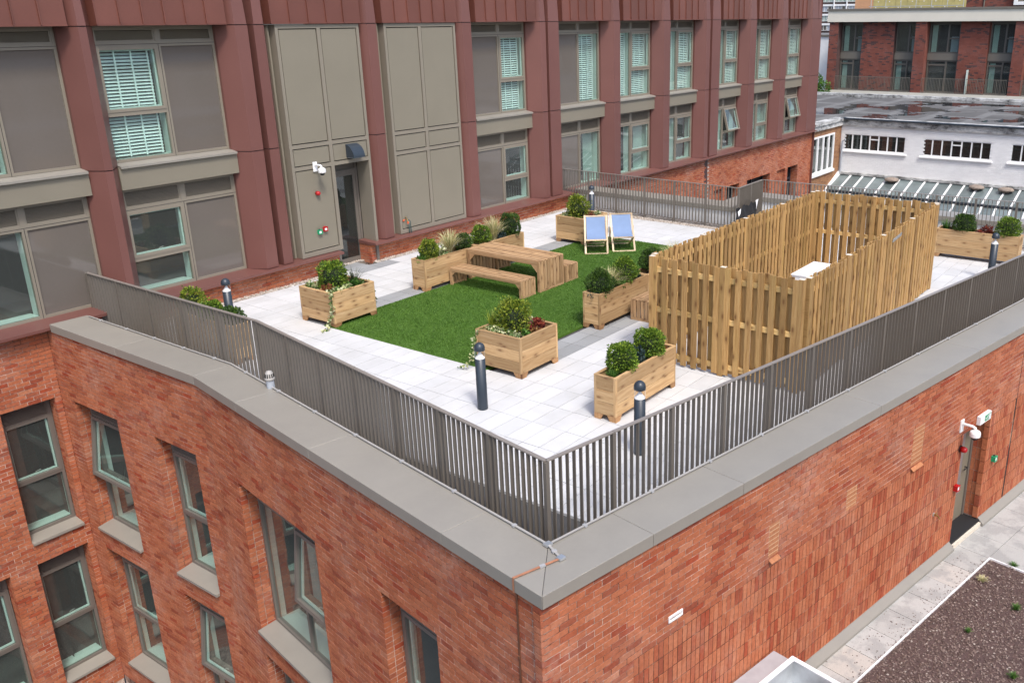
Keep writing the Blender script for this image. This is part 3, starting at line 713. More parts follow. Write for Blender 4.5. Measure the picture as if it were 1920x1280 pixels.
# ------------------------------------------------------------------ metal facade
ZB0, ZB1, ZU0, ZU1 = .50, 2.55, 3.03, 5.43
def facade_window(u0, u1, um, z0, z1, left, right, lv, top_shadow=False):
    F = Matrix.Translation((0, V_WIN, 0)); fw = .05
    mb = MB(); rect_frame(mb, u0, u1, z0, z1, fw, 0, .08)
    zt = z1-lv
    mb.box(u0+fw, u1-fw, 0, .08, zt-.04, zt+.05); mb.box(um-.045, um+.045, 0, .08, z0+fw, zt-.04); mb.box(um-.045, um+.045, 0, .08, zt+.05, z1-fw)
    cols = [(u0+fw, um-.045, left), (um+.045, u1-fw, right)]
    zm = z0+(zt-z0)*.42
    for a, b, k in cols:
        if k[0] == 's': mb.box(a, b, 0, .08, zm-.045, zm+.045)
    # hairline joints of the frame
    wn = mb.build('window', M_FRAME, main_building, world=F)
    jm = MB(); jm.box(u0, u1, -.0025, .002, zt+.003, zt+.010); jm.box(um-.004, um+.004, -.0025, .002, z0, zt); jm.build('frame_joint', M_BLACK, wn, world=F)
    for a, b in ((u0+fw, um-.045), (um+.045, u1-fw)):
        louvre(wn, F, a+.03, b-.03, zt+.075, z1-fw-.03, .012, M_FRAME, 11)
        mb = MB(); rect_frame(mb, a, b, zt+.05, z1-fw, .03, .01, .06); mb.build('louvre_frame', M_FRAME, wn, world=F)
    for a, b, k in cols:
        if k == 'g':
            MB().box(a, b, .03, .04, z0+fw, zt-.04).build('opaque_pane', M_GREYGLASS, wn, world=F); continue
        room(wn, F, a, b, z0+fw, zt-.04, .08)
        if k[0] == 's':
            op = 15 if 'o' in k else 0
            sash(wn, F, a-.012, b+.012, zm+.03, zt-.03, 0, M_FRAME, op)
            MB().box(a, b, .03, .036, z0+fw, zm-.045).build('pane', M_GLASS, wn, world=F)
        else: MB().box(a, b, .03, .036, z0+fw, zt-.04).build('pane', M_GLASS, wn, world=F)
        if 'b' in k: blind(wn, F, a+.01, b-.09, z0+fw+.02, zt-.05, .16)
        if 'c' in k: curtain(wn, F, a+(b-a)*.45, b-.02, z0+fw, zt-.04, .26)
bays = [(5.50, 7.89, 6.76, ('sb', 'g'), ('f', 'g')),
        (8.50, 10.87, 9.71, ('sb', 'g'), ('so', 'g')),
        (18.05, 20.37, 19.28, ('g', 'sb'), ('g', 's')),
        (21.68, 24.0, 22.90, ('g', 'fb'), ('g', 'fc')),
        (24.82, 27.0, 25.80, ('fb', 'sb'), ('f', 'sc')),
        (27.88, 29.94, 28.79, ('fb', 'sb'), ('f', 's')),
        (31.5, 33.52, 32.42, ('fb', 'sb'), ('fc', 'so')),
        (34.52, 36.52, 35.42, ('fb', 'sb'), ('f', 'sc')),
        (37.52, 39.6, 38.36, ('g', 'sb'), ('g', 'so'))]
bays[1] = (8.50, 10.87, 9.71, ('sb', 'g'), ('s', 'g'))
for i, (u0, u1, um, up, lo) in enumerate(bays):
    facade_window(u0, u1, um, ZB0, ZB1, lo[0], lo[1], .42)
    facade_window(u0, u1, um, ZU0, ZU1, up[0], up[1], .33)
    obj('spandrel_panel', boxmesh(u1-u0+.06, .20, ZU0-.07-ZB1, M_BEIGE), None, main_building, world=tr((u0+u1)/2, 16.92, (ZB1+ZU0-.07)/2))
    mb = MB(); mb.add([(u0-.01, 16.76, 2.985), (u1+.01, 16.76, 2.985), (u1+.01, 17.02, 3.028), (u0-.01, 17.02, 3.028), (u0-.01, 16.76, 2.945), (u1+.01, 16.76, 2.945), (u1+.01, 17.02, 2.965), (u0-.01, 17.02, 2.965)], [(0, 1, 2, 3), (0, 4, 5, 1), (0, 3, 7, 4), (1, 5, 6, 2), (4, 7, 6, 5)]); mb.build('window_ledge', M_COPING, main_building)
# columns: (left, right, joint gap or None)
cols = [(4.6, 5.5, None), (7.89, 8.50, None), (10.87, 11.99, (11.36, 11.50)), (14.19, 14.93, None), (17.26, 18.05, None), (20.37, 21.68, (20.82, 20.93)), (24.0, 24.82, None), (27.0, 27.88, None), (29.94, 31.5, (30.44, 30.60)), (33.52, 34.52, None), (36.52, 37.52, None), (39.6, 40.9, None)]
def column_sections(ul, ur, gap):
    c = .21
    if gap is None: return [[(ul, 17.06), (ul, 16.93), (ul+c, V_PIL), (ur-c-.05, V_PIL), (ur, 16.90), (ur, 17.06)]]
    return [[(ul, 17.06), (ul, 16.93), (ul+c, V_PIL), (gap[0], V_PIL), (gap[0], 17.06)], [(gap[1], 17.06), (gap[1], V_PIL), (ur-c-.05, V_PIL), (ur, 16.90), (ur, 17.06)]]
for ul, ur, gap in cols:
    secs = column_sections(ul, ur, gap)
    if ul > 39: secs = [[(ul, 17.06), (ul, 16.93), (ul+c_, V_PIL), (40.55, V_PIL), (40.55, 17.06)] for c_ in (.25,)]+[[(40.56, 17.06), (40.56, V_PIL+.004), (40.9, V_PIL+.004), (40.9, 17.06)]]
    for s in secs:
        MB().prism(s, .50, 2.965).build('column_casing', M_MAROON, main_building)
        MB().prism(s, 2.985, 5.415).build('column_casing', M_MAROON, main_building)
        n = len(s); cx = sum(p[0] for p in s)/n
        top = [(cx+(p[0]-cx)*.45, p[1]+.18 if p[1] < 16.8 else p[1]) for p in s]
        bot = [(cx+(p[0]-cx)*.96, p[1]) for p in s]
        MB().prism(bot, 5.435, 9.2, poly2=top).build('tapered_casing', M_MAROON, main_building)
    jb = MB()
    for zz in (2.965, 5.415): 
        for s in secs: jb.prism([(p[0], min(p[1]+.03, 17.06)) for p in s], zz, zz+.02)
    if gap: jb.box(gap[0], gap[1], 16.90, 17.06, .5, 9)
    jb.build('column_joint', M_MAROONDARK, main_building)
    if gap: MB().box(gap[0]-.002, gap[1]+.002, 16.88, 16.90, .5, 9).build('recess_lining', M_MAROONDARK, main_building)
# seamed band above
edges = [(-1.0, 4.75)]+[(cols[i][1]-.06, cols[i+1][0]+.06) for i in range(len(cols)-1)]
mbs = MB()
for a, b in edges:
    n = max(2, round((b-a)/.44)); wd = (b-a)/n
    for k in range(n):
        x = a+k*wd
        m = MB(); m.add([(x, 16.60, 5.43), (x+wd, 16.60, 5.43), (x+wd, 16.66, 9.2), (x, 16.66, 9.2), (x, 17.06, 5.43), (x+wd, 17.06, 5.43), (x+wd, 17.06, 9.2), (x, 17.06, 9.2)], [(0, 1, 2, 3), (0, 4, 5, 1), (0, 3, 7, 4), (1, 5, 6, 2)])
        m.build('seamed_panel', M_MAROONSEAM, main_building)
        mbs.add([(x-.009, 16.572, 5.45), (x+.009, 16.572, 5.45), (x+.009, 16.632, 9.2), (x-.009, 16.632, 9.2), (x-.009, 16.62, 5.45), (x+.009, 16.62, 5.45), (x+.009, 16.68, 9.2), (x-.009, 16.68, 9.2)], [(0, 1, 2, 3), (0, 4, 5, 1), (0, 3, 7, 4), (1, 5, 6, 2)])
    mbs.box(a, b, 16.585, 16.60, 5.43, 5.46)
mbs.build('standing_seam', M_MAROONSEAM, main_building)
MB().box(-1.0, 40.9, 17.06, 17.4, .44, 9.2).build('wall_core', M_INT, main_building) if False else None
# opening-free wall core above and beside the windows
core = MB(); core.box(40.9, 40.93, 16.57, 30, -5, 9.2); core.box(-1, 40.9, 17.2, 30, 9.2, 9.3); core.box(-1, 5.5, 17.0, 17.06, .5, 5.43); core.build('end_wall', M_MAROON, main_building)
MB().box(6.62, 12.9, 18.7, 18.8, -.3, 9.2).box(14.4, 40.9, 18.7, 18.8, -5, 9.2).box(-1, 6.62, 18.7, 18.8, -9, 9.2).build('core_back', M_INT, main_building)
# maroon ledge on the brick base
for a, b in ((1.5, 13.03), (13.97, 40.9)):
    mb = MB(); mb.add([(a, V_LEDGE, .428), (b, V_LEDGE, .428), (b, V_LEDGE, .478), (a, V_LEDGE, .478), (a, 17.06, .428), (b, 17.06, .428), (b, 17.06, .505), (a, 17.06, .505)],
        [(0, 1, 2, 3), (3, 2, 6, 7), (0, 3, 7, 4), (1, 5, 6, 2), (0, 4, 5, 1)]); mb.build('maroon_ledge', M_MAROON, main_building)
# blank panel bays: frame with recessed infill panels, the first with the terrace door
def panel_bay(u0, u1, um, door):
    F = I4; y0 = 16.63; mb = MB()
    zs = [.52, 2.44, 2.52, 2.885, 2.965, 5.40]
    mb.box(u0, u0+.07, y0, 17.06, .5, 5.42); mb.box(u1-.07, u1, y0, 17.06, .5 if not door else .44, 5.42)
    mb.box(u0+.07, u1-.07, y0, 17.06, 5.34, 5.42)
    mb.box(u0+.07, um-.045, y0, 17.06, .5, .60)
    if not door: mb.box(um+.045, u1-.07, y0, 17.06, .5, .60)
    mb.box(um-.045, um+.045, y0, 17.06, .5, 5.34)
    for za, zb in ((2.42, 2.50), (2.89, 2.97)): mb.box(u0+.07, um-.045, y0, 17.06, za, zb); mb.box(um+.045, u1-.07, y0, 17.06, za, zb)
    fr = mb.build('panel_frame', M_FRAME, main_building)
    for a, b in ((u0+.07, um-.045), (um+.045, u1-.07)):
        for za, zb in ((.60, 2.42), (2.50, 2.89), (2.97, 5.34)):
            if door and a > um and za < 1: continue
            g = .022
            MB().box(a, b, y0+.055, y0+.07, za, zb).build('shadow_gap', M_BLACK, fr)
            obj('infill_panel', boxmesh(b-a-2*g, .05, zb-za-2*g, M_BEIGE), None, fr, world=tr((a+b)/2, y0+.037, (za+zb)/2))
    MB().box(u0-.07, u0-.03, 16.80, 17.06, .5, 5.42).box(u0-.03, u0, 16.85, 17.06, .5, 5.42).build('side_trim', M_FRAME, fr)
    return fr
panel_bay(12.03, 14.21, 13.11, True); panel_bay(14.94, 17.27, 16.06, False)
# terrace door
dr = MB(); a, b, y = 13.155, 14.14, 17.12
rect_frame(dr, a, b, 0.0, 2.42, .06, y-.04, y+.05); dr.box(a+.06, b-.06, y-.04, y+.05, 2.14, 2.20)
dd = dr.build('terrace_door', M_FRAMEW, main_building)
m = MB(); rect_frame(m, a+.065, b-.065, .03, 2.135, .075, y-.03, y+.03); m.build('door_leaf', M_FRAMEW, dd)
MB().box(a+.14, b-.14, y-.005, y+.005, .105, 2.06).build('pane', M_GLASSDK, dd)
MB().box(a+.06, b-.06, y, y+.01, 2.20, 2.36).build('over_panel', M_FRAMEW, dd)
MB().box(12.9, 14.4, 17.18, 18.9, -.05, 2.6, skip=('f',)).build('lobby', M_INT, dd)
MB().box(14.14, 14.21, 16.64, 17.2, -.05, .44).box(13.05, 13.155, 16.72, 17.2, -.1, 2.42).build('door_reveal', M_FRAMEW, dd)
MB().box(13.1, 14.16, 16.96, 17.08, -.06, -.002).build('door_drain_grating', M_GALV, dd)

# ------------------------------------------------------------------ coping
CW = .645; CT = .145
def off_line(p, d, n, s): return Vector(p)+n*s
def line_x(p, d, q, e):
    den = d.x*e.y-d.y*e.x; t = ((q.x-p.x)*e.y-(q.y-p.y)*e.x)/den; return Vector((p.x+d.x*t, p.y+d.y*t, 0))
NA = Vector((1, 0, 0)); DA = Vector((0, 1, 0))
ci_corner = line_x(CO+NR*CW, DR, CO+NB*CW, DB); ci_bend = line_x(CO+NB*CW, DB, BE+NA*CW, DA)
def coping_piece(o0, o1, i1, i0, name='coping_panel'):
    """outer edge o0-o1, inner edge i0-i1: folded sheet on the parapet, slight fall inwards, downturned both sides"""
    g = .0025; o0, o1, i0, i1 = map(Vector, (o0, o1, i0, i1)); d = (o1-o0).normalized()
    o0, i0 = o0+d*g, i0+d*g; o1, i1 = o1-d*g, i1-d*g
    zt, zi, zb = ZC, ZC-.008, ZC-CT
    vs = [(o0.x, o0.y, zt), (o1.x, o1.y, zt), (i1.x, i1.y, zi), (i0.x, i0.y, zi), (o0.x, o0.y, zb), (o1.x, o1.y, zb), (i1.x, i1.y, zb), (i0.x, i0.y, zb)]
    me = MB().add(vs, [(0, 1, 2, 3), (0, 4, 5, 1), (3, 2, 6, 7), (0, 3, 7, 4), (1, 5, 6, 2), (4, 7, 6, 5)]).mesh(name)
    bm = bmesh.new(); bm.from_mesh(me); bmesh.ops.bevel(bm, geom=[e for e in bm.edges], offset=.004, segments=1, affect='EDGES'); bm.to_mesh(me); bm.free()
    return obj(name, me, M_COPING, wing)
# right run
ss = [0, 1.478, 2.96, 5.95, 8.95, 11.95, 14.95, 17.95, 20.5]
for a, b in zip(ss[:-1], ss[1:]):
    coping_piece(CO+DR*a, CO+DR*b, CO+DR*b+NR*CW, (CO+DR*a+NR*CW) if a else ci_corner)
# left run B: joints measured from the corner
sb = [0, 1.55, 4.3, 6.35, LB]
for a, b in zip(sb[:-1], sb[1:]):
    pb_ = BE if b == LB else CO+DB*b
    coping_piece(pb_, CO+DB*a, (CO+DB*a+NB*CW) if a else ci_corner, ci_bend if b == LB else CO+DB*b+NB*CW)
for a, b in ((12.09, 14.3), (14.3, 16.44)):
    coping_piece((6.60, b, 0), (6.60, a, 0), (6.60+CW, a, 0) if a > 12.1 else ci_bend, (6.60+CW, b, 0))
# far run (seen from inside)
FC = [Vector((22.12, V_BRICK-.02, 0)), Vector((22.12, 11.22, 0)), Vector((23.92, 11.22, 0)), Vector((24.1, 1.3, 0))]
fo = [Vector((22.80, V_BRICK-.02, 0)), Vector((22.80, 11.86, 0)), Vector((24.58, 11.86, 0)), Vector((24.76, 1.3, 0))]
for k in range(3):
    n = (3, 1, 4)[k]
    for j in range(n):
        a = FC[k].lerp(FC[k+1], j/n); b = FC[k].lerp(FC[k+1], (j+1)/n); c = fo[k].lerp(fo[k+1], j/n); d = fo[k].lerp(fo[k+1], (j+1)/n)
        coping_piece(c, d, b, a)
up = MB()
for k in range(3):
    a, b, c, d = FC[k], FC[k+1], fo[k], fo[k+1]
    e = [a.lerp(c, .06), b.lerp(d, .06), d.lerp(b, .08), c.lerp(a, .08)]
    up.prism([(p.x, p.y) for p in e], -.3, ZC-CT+.002)
up.build('parapet_upstand', M_MEMB, wing)
lo = MB()
for k in range(3):
    c, d = fo[k], fo[k+1]; a, b = c.lerp(FC[k], .08), d.lerp(FC[k+1], .08)
    lo.prism([(a.x, a.y), (b.x, b.y), (b.x-.08, b.y-.08), (a.x-.08, a.y-.08)], -6, -.3)
lo.build('far_outer_wall', M_BRICK, wing)
# inner upstands on the near sides
iu = MB()
for a, b, n in ((ci_corner, CO+DR*20.5+NR*CW, NR), (ci_bend, ci_corner, NB), (Vector((6.6+CW, V_BRICK, 0)), ci_bend, NA)):
    p = [a-n*.02, b-n*.02, b-n*.33, a-n*.33]; iu.prism([(q.x, q.y) for q in p], -.3, ZC-CT+.002)
iu.build('parapet_upstand', M_MEMB, wing)

# lightning conductor tape along the coping
tape = thing('lightning_tape', 'grey lightning conductor tape clipped along the inner edge of the coping', 'conductor tape', (ci_corner.x, ci_corner.y, ZC))
def flat(mb, pts, w, t, z):
    for a, b in zip(pts[:-1], pts[1:]):
        d = (b-a).normalized(); n = Vector((-d.y, d.x, 0))*w/2
        mb.prism([(a-n).to_tuple()[:2], (b-n).to_tuple()[:2], (b+n).to_tuple()[:2], (a+n).to_tuple()[:2]], z, z+t)
tc = line_x(CO+NR*(CW-.045), DR, CO+NB*(CW-.045), DB); tb = line_x(CO+NB*(CW-.045), DB, BE+NA*(CW-.045), DA)
TR = CO+DR*20+NR*(CW-.045)
path = [Vector((6.60+CW-.045, 16.3, 0)), tb, tc, TR]
mb = MB(); flat(mb, path, .026, .006, ZC+.012); conn = CO+NR*.33+DR*.52; flat(mb, [tc, conn], .026, .006, ZC+.012); mb.build('tape', M_TAPE, tape)
def clips(a, b, n, mat=M_CLIP):
    for k in range(n):
        p = a.lerp(b, (k+.5)/n); d = (b-a).normalized(); an = math.atan2(d.y, d.x)
        obj('clip', boxmesh(.035, .05, .022, mat), None, tape, world=tr(p.x, p.y, ZC+.011, an))
clips(path[0], path[1], 5); clips(path[1], path[2], 7); clips(path[2], path[2]+DR*20, 20); clips(tc, conn, 1)
for p in (tc, conn): obj('connector', boxmesh(.075, .065, .024, M_GALV), None, tape, world=tr(p.x, p.y, ZC+.017, rad(-11)))
ct = thing('copper_tape', 'copper conductor tape crossing the coping corner and running down the brick wall', 'conductor tape', (conn.x, conn.y, ZC))
cend = CO+DB*.40
mb = MB(); flat(mb, [conn, conn.lerp(cend, .45)+DR*.0, cend], .026, .006, ZC+.010)
q = cend-NB*.006; d = DB*.013
mb.add([((q-d).x, (q-d).y, ZC+.016), ((q+d).x, (q+d).y, ZC+.016), ((q+d).x, (q+d).y, ZC-CT), ((q-d).x, (q-d).y, ZC-CT), ((q-d+NB*.005).x, (q-d+NB*.005).y, ZC+.016), ((q+d+NB*.005).x, (q+d+NB*.005).y, ZC+.016)], [(0, 1, 2, 3), (0, 4, 5, 1)])
mb.build('tape', M_COPPER, ct)
q = CO+DB*.40+NB*.026
mb = MB()
mb.prism([((q-d).x, (q-d).y), ((q+d).x, (q+d).y), ((q+d+NB*.006).x, (q+d+NB*.006).y), ((q-d+NB*.006).x, (q-d+NB*.006).y)], -7, ZC-CT); mb.build('down_tape', M_COPPERDK, ct)
p = conn.lerp(cend, .4); obj('clip', boxmesh(.03, .06, .022, M_CLIP), None, ct, world=tr(p.x, p.y, ZC+.012, rad(70)))
for z in (-.35, -1.3, -2.3): obj('clip', boxmesh(.03, .02, .03, M_COPPERDK), None, ct, world=tr(q.x, q.y, z, rad(80)))

# ------------------------------------------------------------------ railings
ZR = 1.17
def railing(label, pts, group, endpost=True):
    P = [Vector((p[0], p[1], 0)) for p in pts]; t = thing('railing', label, 'railing', (P[0].x, P[0].y, 0), 0, group)
    for i, (a, b) in enumerate(zip(P[:-1], P[1:])):
        d = (b-a); L = d.length; d.normalize(); an = math.atan2(d.y, d.x); n = max(1, round(L/.98)); st = L/n
        for k in range(n):
            m = a+d*(st*(k+.5)); obj('top_rail', boxmesh(st-.006, .052, .014, M_RAILTOP), None, t, world=tr(m.x, m.y, ZR-.007, an))
        m = a.lerp(b, .5); obj('bottom_rail', boxmesh(L-.03, .030, .012, M_RAIL), None, t, world=tr(m.x, m.y, .10, an))
        for k in range(n+1 if (i == len(P)-2 and endpost) else n):
            q = a+d*(st*k); obj('post', boxmesh(.05, .05, ZR-.02+.12, M_RAIL), None, t, world=tr(q.x, q.y, (ZR-.02-.12)/2, an))
            bs = st/10
            if k < n:
                for j in range(1, 10):
                    q = a+d*(st*k+bs*j-.0*bs); obj('baluster', boxmesh(.012, .046, ZR-.014-.106, M_RAIL), None, t, world=tr(q.x, q.y, (ZR-.014+.106)/2, an))
    return t
RC = Vector((6.45, 5.30, 0)); RB = Vector((7.61, 11.84, 0)); DRR = Vector((math.cos(rad(-11.1)), math.sin(rad(-11.1)), 0))
RE = RC+DRR*17.5
GR = 'bronze metal railings round the roof terrace'
railing('bronze metal railing from the maroon column to the bend beside the square planter', [(7.61, 16.95), (7.61, 11.84)], GR, False)
railing('bronze metal railing from the bend to the corner above the copper tape', [(RB.x, RB.y), (RC.x, RC.y)], GR, False)
railing('longest bronze railing, along the right parapet in front of the timber enclosure', [(RC.x, RC.y), (RE.x, RE.y)], GR)
railing('bronze railing before the white upstand behind the deckchairs, stepping out past the black sheet', [(21.90, 16.95), (21.73, 10.84), (23.27, 10.88)], GR, False)
railing('bronze railing behind the planter with two clipped balls, glass roof beyond it', [(23.27, 10.88), (23.56, 4.2), (RE.x+.02, RE.y)], GR, False)

# ------------------------------------------------------------------ bollard lights
def bollard(u, v, label):
    t = thing('bollard_light', label, 'bollard light', (u, v, 0), 0, 'dark bollard lights on the terrace')
    obj('column', cached('bol_col', lambda: MB().lathe([(.0, 0), (.078, 0), (.078, .012), (.076, .80), (.070, .802), (0, .802)], 28).mesh('column', True), M_ANTH), None, t, local=I4)
    obj('reflector', cached('bol_ref', lambda: MB().lathe([(.072, .803), (.070, .815), (.040, .850), (.018, .885), (.014, .93), (0, .93)], 28).mesh('reflector', True), M_STEELWHITE), None, t, local=I4)
    obj('lens', cached('bol_len', lambda: MB().lathe([(.075, .80), (.075, .93)], 28).mesh('lens', True), M_LENS), None, t, local=I4)
    obj('cap', cached('bol_cap', lambda: MB().lathe([(.0, .925), (.080, .925), (.081, .945), (.079, .975), (.068, 1.005), (.048, 1.028), (.022, 1.042), (0, 1.046)], 28).mesh('cap', True), M_ANTH), None, t, local=I4)
M_LENS = glass_mat('clear_lens', (.96, .95, .94), .02)
bollard(9.0, 8.57, 'dark bollard light standing in front of the square planter with red leaves')
bollard(9.06, 5.83, 'dark bollard light partly behind the balusters near the front corner')
bollard(9.02, 14.85, 'dark bollard light at the brick base, beside shrubs behind the left railing')
bollard(20.37, 3.97, 'dark bollard light before the far right planter with clipped balls')
bollard(20.54, 14.86, 'dark bollard light at the far end, behind the planter by the deckchairs')

# ------------------------------------------------------------------ planters
def planter(u0, u1, v0, v1, label, h=.685, rot=0.0):
    L, W = u1-u0, v1-v0; t = thing('planter', label, 'planter', ((u0+u1)/2, (v0+v1)/2, 0), rot, 'pine planters on the terrace')
    hx, hy = L/2, W/2; zb = .085; n = 3; bh = (h-.02-zb)/n
    for s in (-1, 1):
        for k in range(n):
            z = zb+bh*(k+.5)
            bar('side_board', t, (-hx+.045*0+.032, s*(hy-.012), z), (hx-.032, s*(hy-.012), z), bh-.006, .022, M_PLANTER, up=(0, s, 0), bev=.002)
            bar('side_board', t, (s*(hx-.012), -hy+.032, z), (s*(hx-.012), hy-.032, z), bh-.006, .022, M_PLANTER, up=(s, 0, 0), bev=.002)
        for q in (-1, 1):
            bar('corner_post', t, (s*(hx-.022), q*(hy-.022), zb), (s*(hx-.022), q*(hy-.022), h-.020), .044, .044, M_PLANTER, up=(1, 0, 0), bev=.003)
    for s in (-1, 1):
        bar('rim_board', t, (-hx, s*(hy-.021), h-.010), (hx, s*(hy-.021), h-.010), .046, .018, M_PLANTER, bev=.002)
        bar('rim_board', t, (s*(hx-.021), -hy+.046, h-.010), (s*(hx-.021), hy-.046, h-.010), .046, .018, M_PLANTER, bev=.002)
        for q in (-1, 1):
            fl = min(.17, L*.38, W*.40)
            m = MB(); x0, y0 = s*hx, q*hy
            a = [(x0, 0), (x0-s*fl*.72, 0), (x0-s*fl, zb), (x0, zb)]
            yy = (y0, y0-q*.024)
            m.add([(p[0], yy[0], p[1]) for p in a]+[(p[0], yy[1], p[1]) for p in a], [(0, 1, 2, 3), (7, 6, 5, 4), (0, 4, 5, 1), (1, 5, 6, 2), (2, 6, 7, 3), (3, 7, 4, 0)])
            b = [(y0-q*.024, 0), (y0-q*fl*.72, 0), (y0-q*fl, zb), (y0-q*.024, zb)]
            xx = (x0, x0-s*.024)
            m.add([(xx[0], p[0], p[1]) for p in b]+[(xx[1], p[0], p[1]) for p in b], [(0, 1, 2, 3), (7, 6, 5, 4), (0, 4, 5, 1), (1, 5, 6, 2), (2, 6, 7, 3), (3, 7, 4, 0)])
            m.build('foot', M_PLANTEREND, t, local=I4)
    m = MB(); nx = max(6, int(L/.06)); ny = max(4, int(W/.06)); g = [[(-hx+.045+(L-.09)*i/nx, -hy+.045+(W-.09)*j/ny, h-.11+R.uniform(-.014, .014)) for i in range(nx+1)] for j in range(ny+1)]
    m.add([p for r_ in g for p in r_], [(j*(nx+1)+i, j*(nx+1)+i+1, (j+1)*(nx+1)+i+1, (j+1)*(nx+1)+i) for j in range(ny) for i in range(nx)]); m.build('soil', M_SOIL, t, local=I4)
    MB().box(-hx+.03, hx-.03, -hy+.03, hy-.03, .09, .10).build('bottom_board', M_PLANTEREND, t, local=I4)
    return t
planter(10.22, 11.24, 13.40, 14.37, 'square pine planter at the lawn corner with ivy trailing over its front edge')
planter(10.20, 11.16, 8.82, 9.78, 'square pine planter with red leaves behind the front bollard light')
planter(9.66, 11.32, 6.62, 7.0, 'narrow pine planter with two round shrubs, nearest to the front corner')
planter(12.88, 14.52, 13.70, 14.10, 'long pine planter whose end shows left of the slatted bench')
planter(14.54, 16.15, 13.70, 14.10, 'long pine planter behind the slatted table')
planter(12.88, 14.52, 9.17, 9.56, 'long pine planter left of the timber enclosure with a dark ball and pale grass')
planter(14.54, 16.18, 9.17, 9.56, 'long pine planter mostly hidden behind the left side of the timber enclosure')
planter(18.10, 19.09, 13.30, 14.26, 'square pine planter behind the two deckchairs')
planter(21.80, 22.18, 3.72, 5.60, 'pine planter with two clipped balls, far right before the railing')
planter(8.02, 8.40, 13.25, 14.95, 'pine planter behind the left railing, seen only through its bars')

# ------------------------------------------------------------------ plants
def leaves(mb, centre, n, size, spread, shape='ball', up=.3, squash=1.0):
    pass
def leafmesh(pts, dirs, size, asp=.55, fold=.25):
    """one folded leaf (two quads meeting on the rib) at every point"""
    n = len(pts); pts = np.asarray(pts, float); d = np.asarray(dirs, float); d /= np.linalg.norm(d, axis=1)[:, None]+1e-9
    r = rng.normal(size=(n, 3)); s = np.cross(d, r); s /= np.linalg.norm(s, axis=1)[:, None]+1e-9; nn = np.cross(d, s)
    L = size*rng.uniform(.6, 1.3, (n, 1)); W = L*asp
    p0 = pts; p1 = pts+d*L*.5+s*W*.5+nn*W*fold; p2 = pts+d*L; p3 = pts+d*L*.5-s*W*.5+nn*W*fold
    v = np.stack([p0, p1, p2, p3], 1)
    f = [(4*i, 4*i+1, 4*i+2, 4*i+3) for i in range(n)]
    return v.reshape(-1, 3), f
def plant_obj(name, v, f, mat, label, group, core=None, at=None, cat='plant'):
    me = bpy.data.meshes.new(name); me.from_pydata(v.tolist(), [], f); me.update()
    if core is None: return tag(obj(name, me, mat), label, cat, group)
    t = thing(name, label, cat, at, 0, group); obj('foliage', me, mat, t); core.build('stem_core', M_CORE, t); return t
def ball(c, r, n, size, mat, label, group='clipped shrubs in the planters', rz=1.0, name='clipped_shrub', rough=.13, tuft=0.04):
    n = int(n*2.1); size *= 1.1; r *= 1.08
    d = rng.normal(size=(n, 3)); d /= np.linalg.norm(d, axis=1)[:, None]
    d[:, 2] = np.where(d[:, 2] < -.75, -d[:, 2], d[:, 2])
    lump = 1+rough*np.sin(d[:, 0]*5.1+c[0]*7)*np.cos(d[:, 1]*4.3+c[1]*5)+rough*.6*np.sin(d[:, 2]*7+c[0])
    rr = r*lump*(1-np.abs(rng.normal(0, .12, n)))*(1+tuft*np.maximum(0, rng.normal(0, 1, n)))
    p = np.array(c)+d*rr[:, None]*np.array([1, 1, rz]); dirs = d+rng.normal(0, .55, (n, 3))+np.array([0, 0, .25])
    v, f = leafmesh(p, dirs, size)
    core = MB(); 
    n_core = .70; prof = [(r*.70*math.cos(a), r*.70*rz*math.sin(a)) for a in [(-1.4+2.8*k/8) for k in range(9)]]
    core.lathe([(0.001, prof[0][1])]+prof+[(0.001, prof[-1][1])], 12, Matrix.Translation(c))
    return plant_obj(name, v, f, mat, label, group, core, (c[0], c[1], .58))
def tufts(c, r, h, n, mat, label, group, name='grass_clump', wd=.016, lean=.45, seg=4, droop=.35):
    vs = []; fs = []; n = int(n*1.8); wd *= 1.15
    for i in range(n):
        a = R.uniform(0, 6.283); l = lean*R.uniform(.15, 1.0)*h; hh = h*R.uniform(.6, 1.05); b = (c[0]+R.uniform(-r, r)*.35, c[1]+R.uniform(-r, r)*.35)
        ww = wd*R.uniform(.6, 1.2); sx, sy = -math.sin(a)*ww/2, math.cos(a)*ww/2; k0 = len(vs)
        for s in range(seg+1):
            t = s/seg; o = l*t**1.6; z = c[2]+hh*(t-droop*t**3*.6*l/h*2); q = 1-t*.85
            x, y = b[0]+math.cos(a)*o, b[1]+math.sin(a)*o
            vs += [(x-sx*q, y-sy*q, z), (x+sx*q, y+sy*q, z)]
        for s in range(seg): fs.append((k0+2*s, k0+2*s+1, k0+2*s+3, k0+2*s+2))
    return plant_obj(name, np.array(vs), fs, mat, label, group)
def clump(c, rx, ry, rz, n, size, mat, label, group, name='leafy_plant', asp=.8, upb=.5):
    d = rng.normal(size=(n, 3)); d /= np.linalg.norm(d, axis=1)[:, None]; d[:, 2] = np.abs(d[:, 2])
    p = np.array(c)+d*np.array([rx, ry, rz])*rng.uniform(.35, 1.0, (n, 1)); dirs = d*.8+rng.normal(0, .4, (n, 3))+np.array([0, 0, upb])
    v, f = leafmesh(p, dirs, size, asp); return plant_obj(name, v, f, mat, label, group)
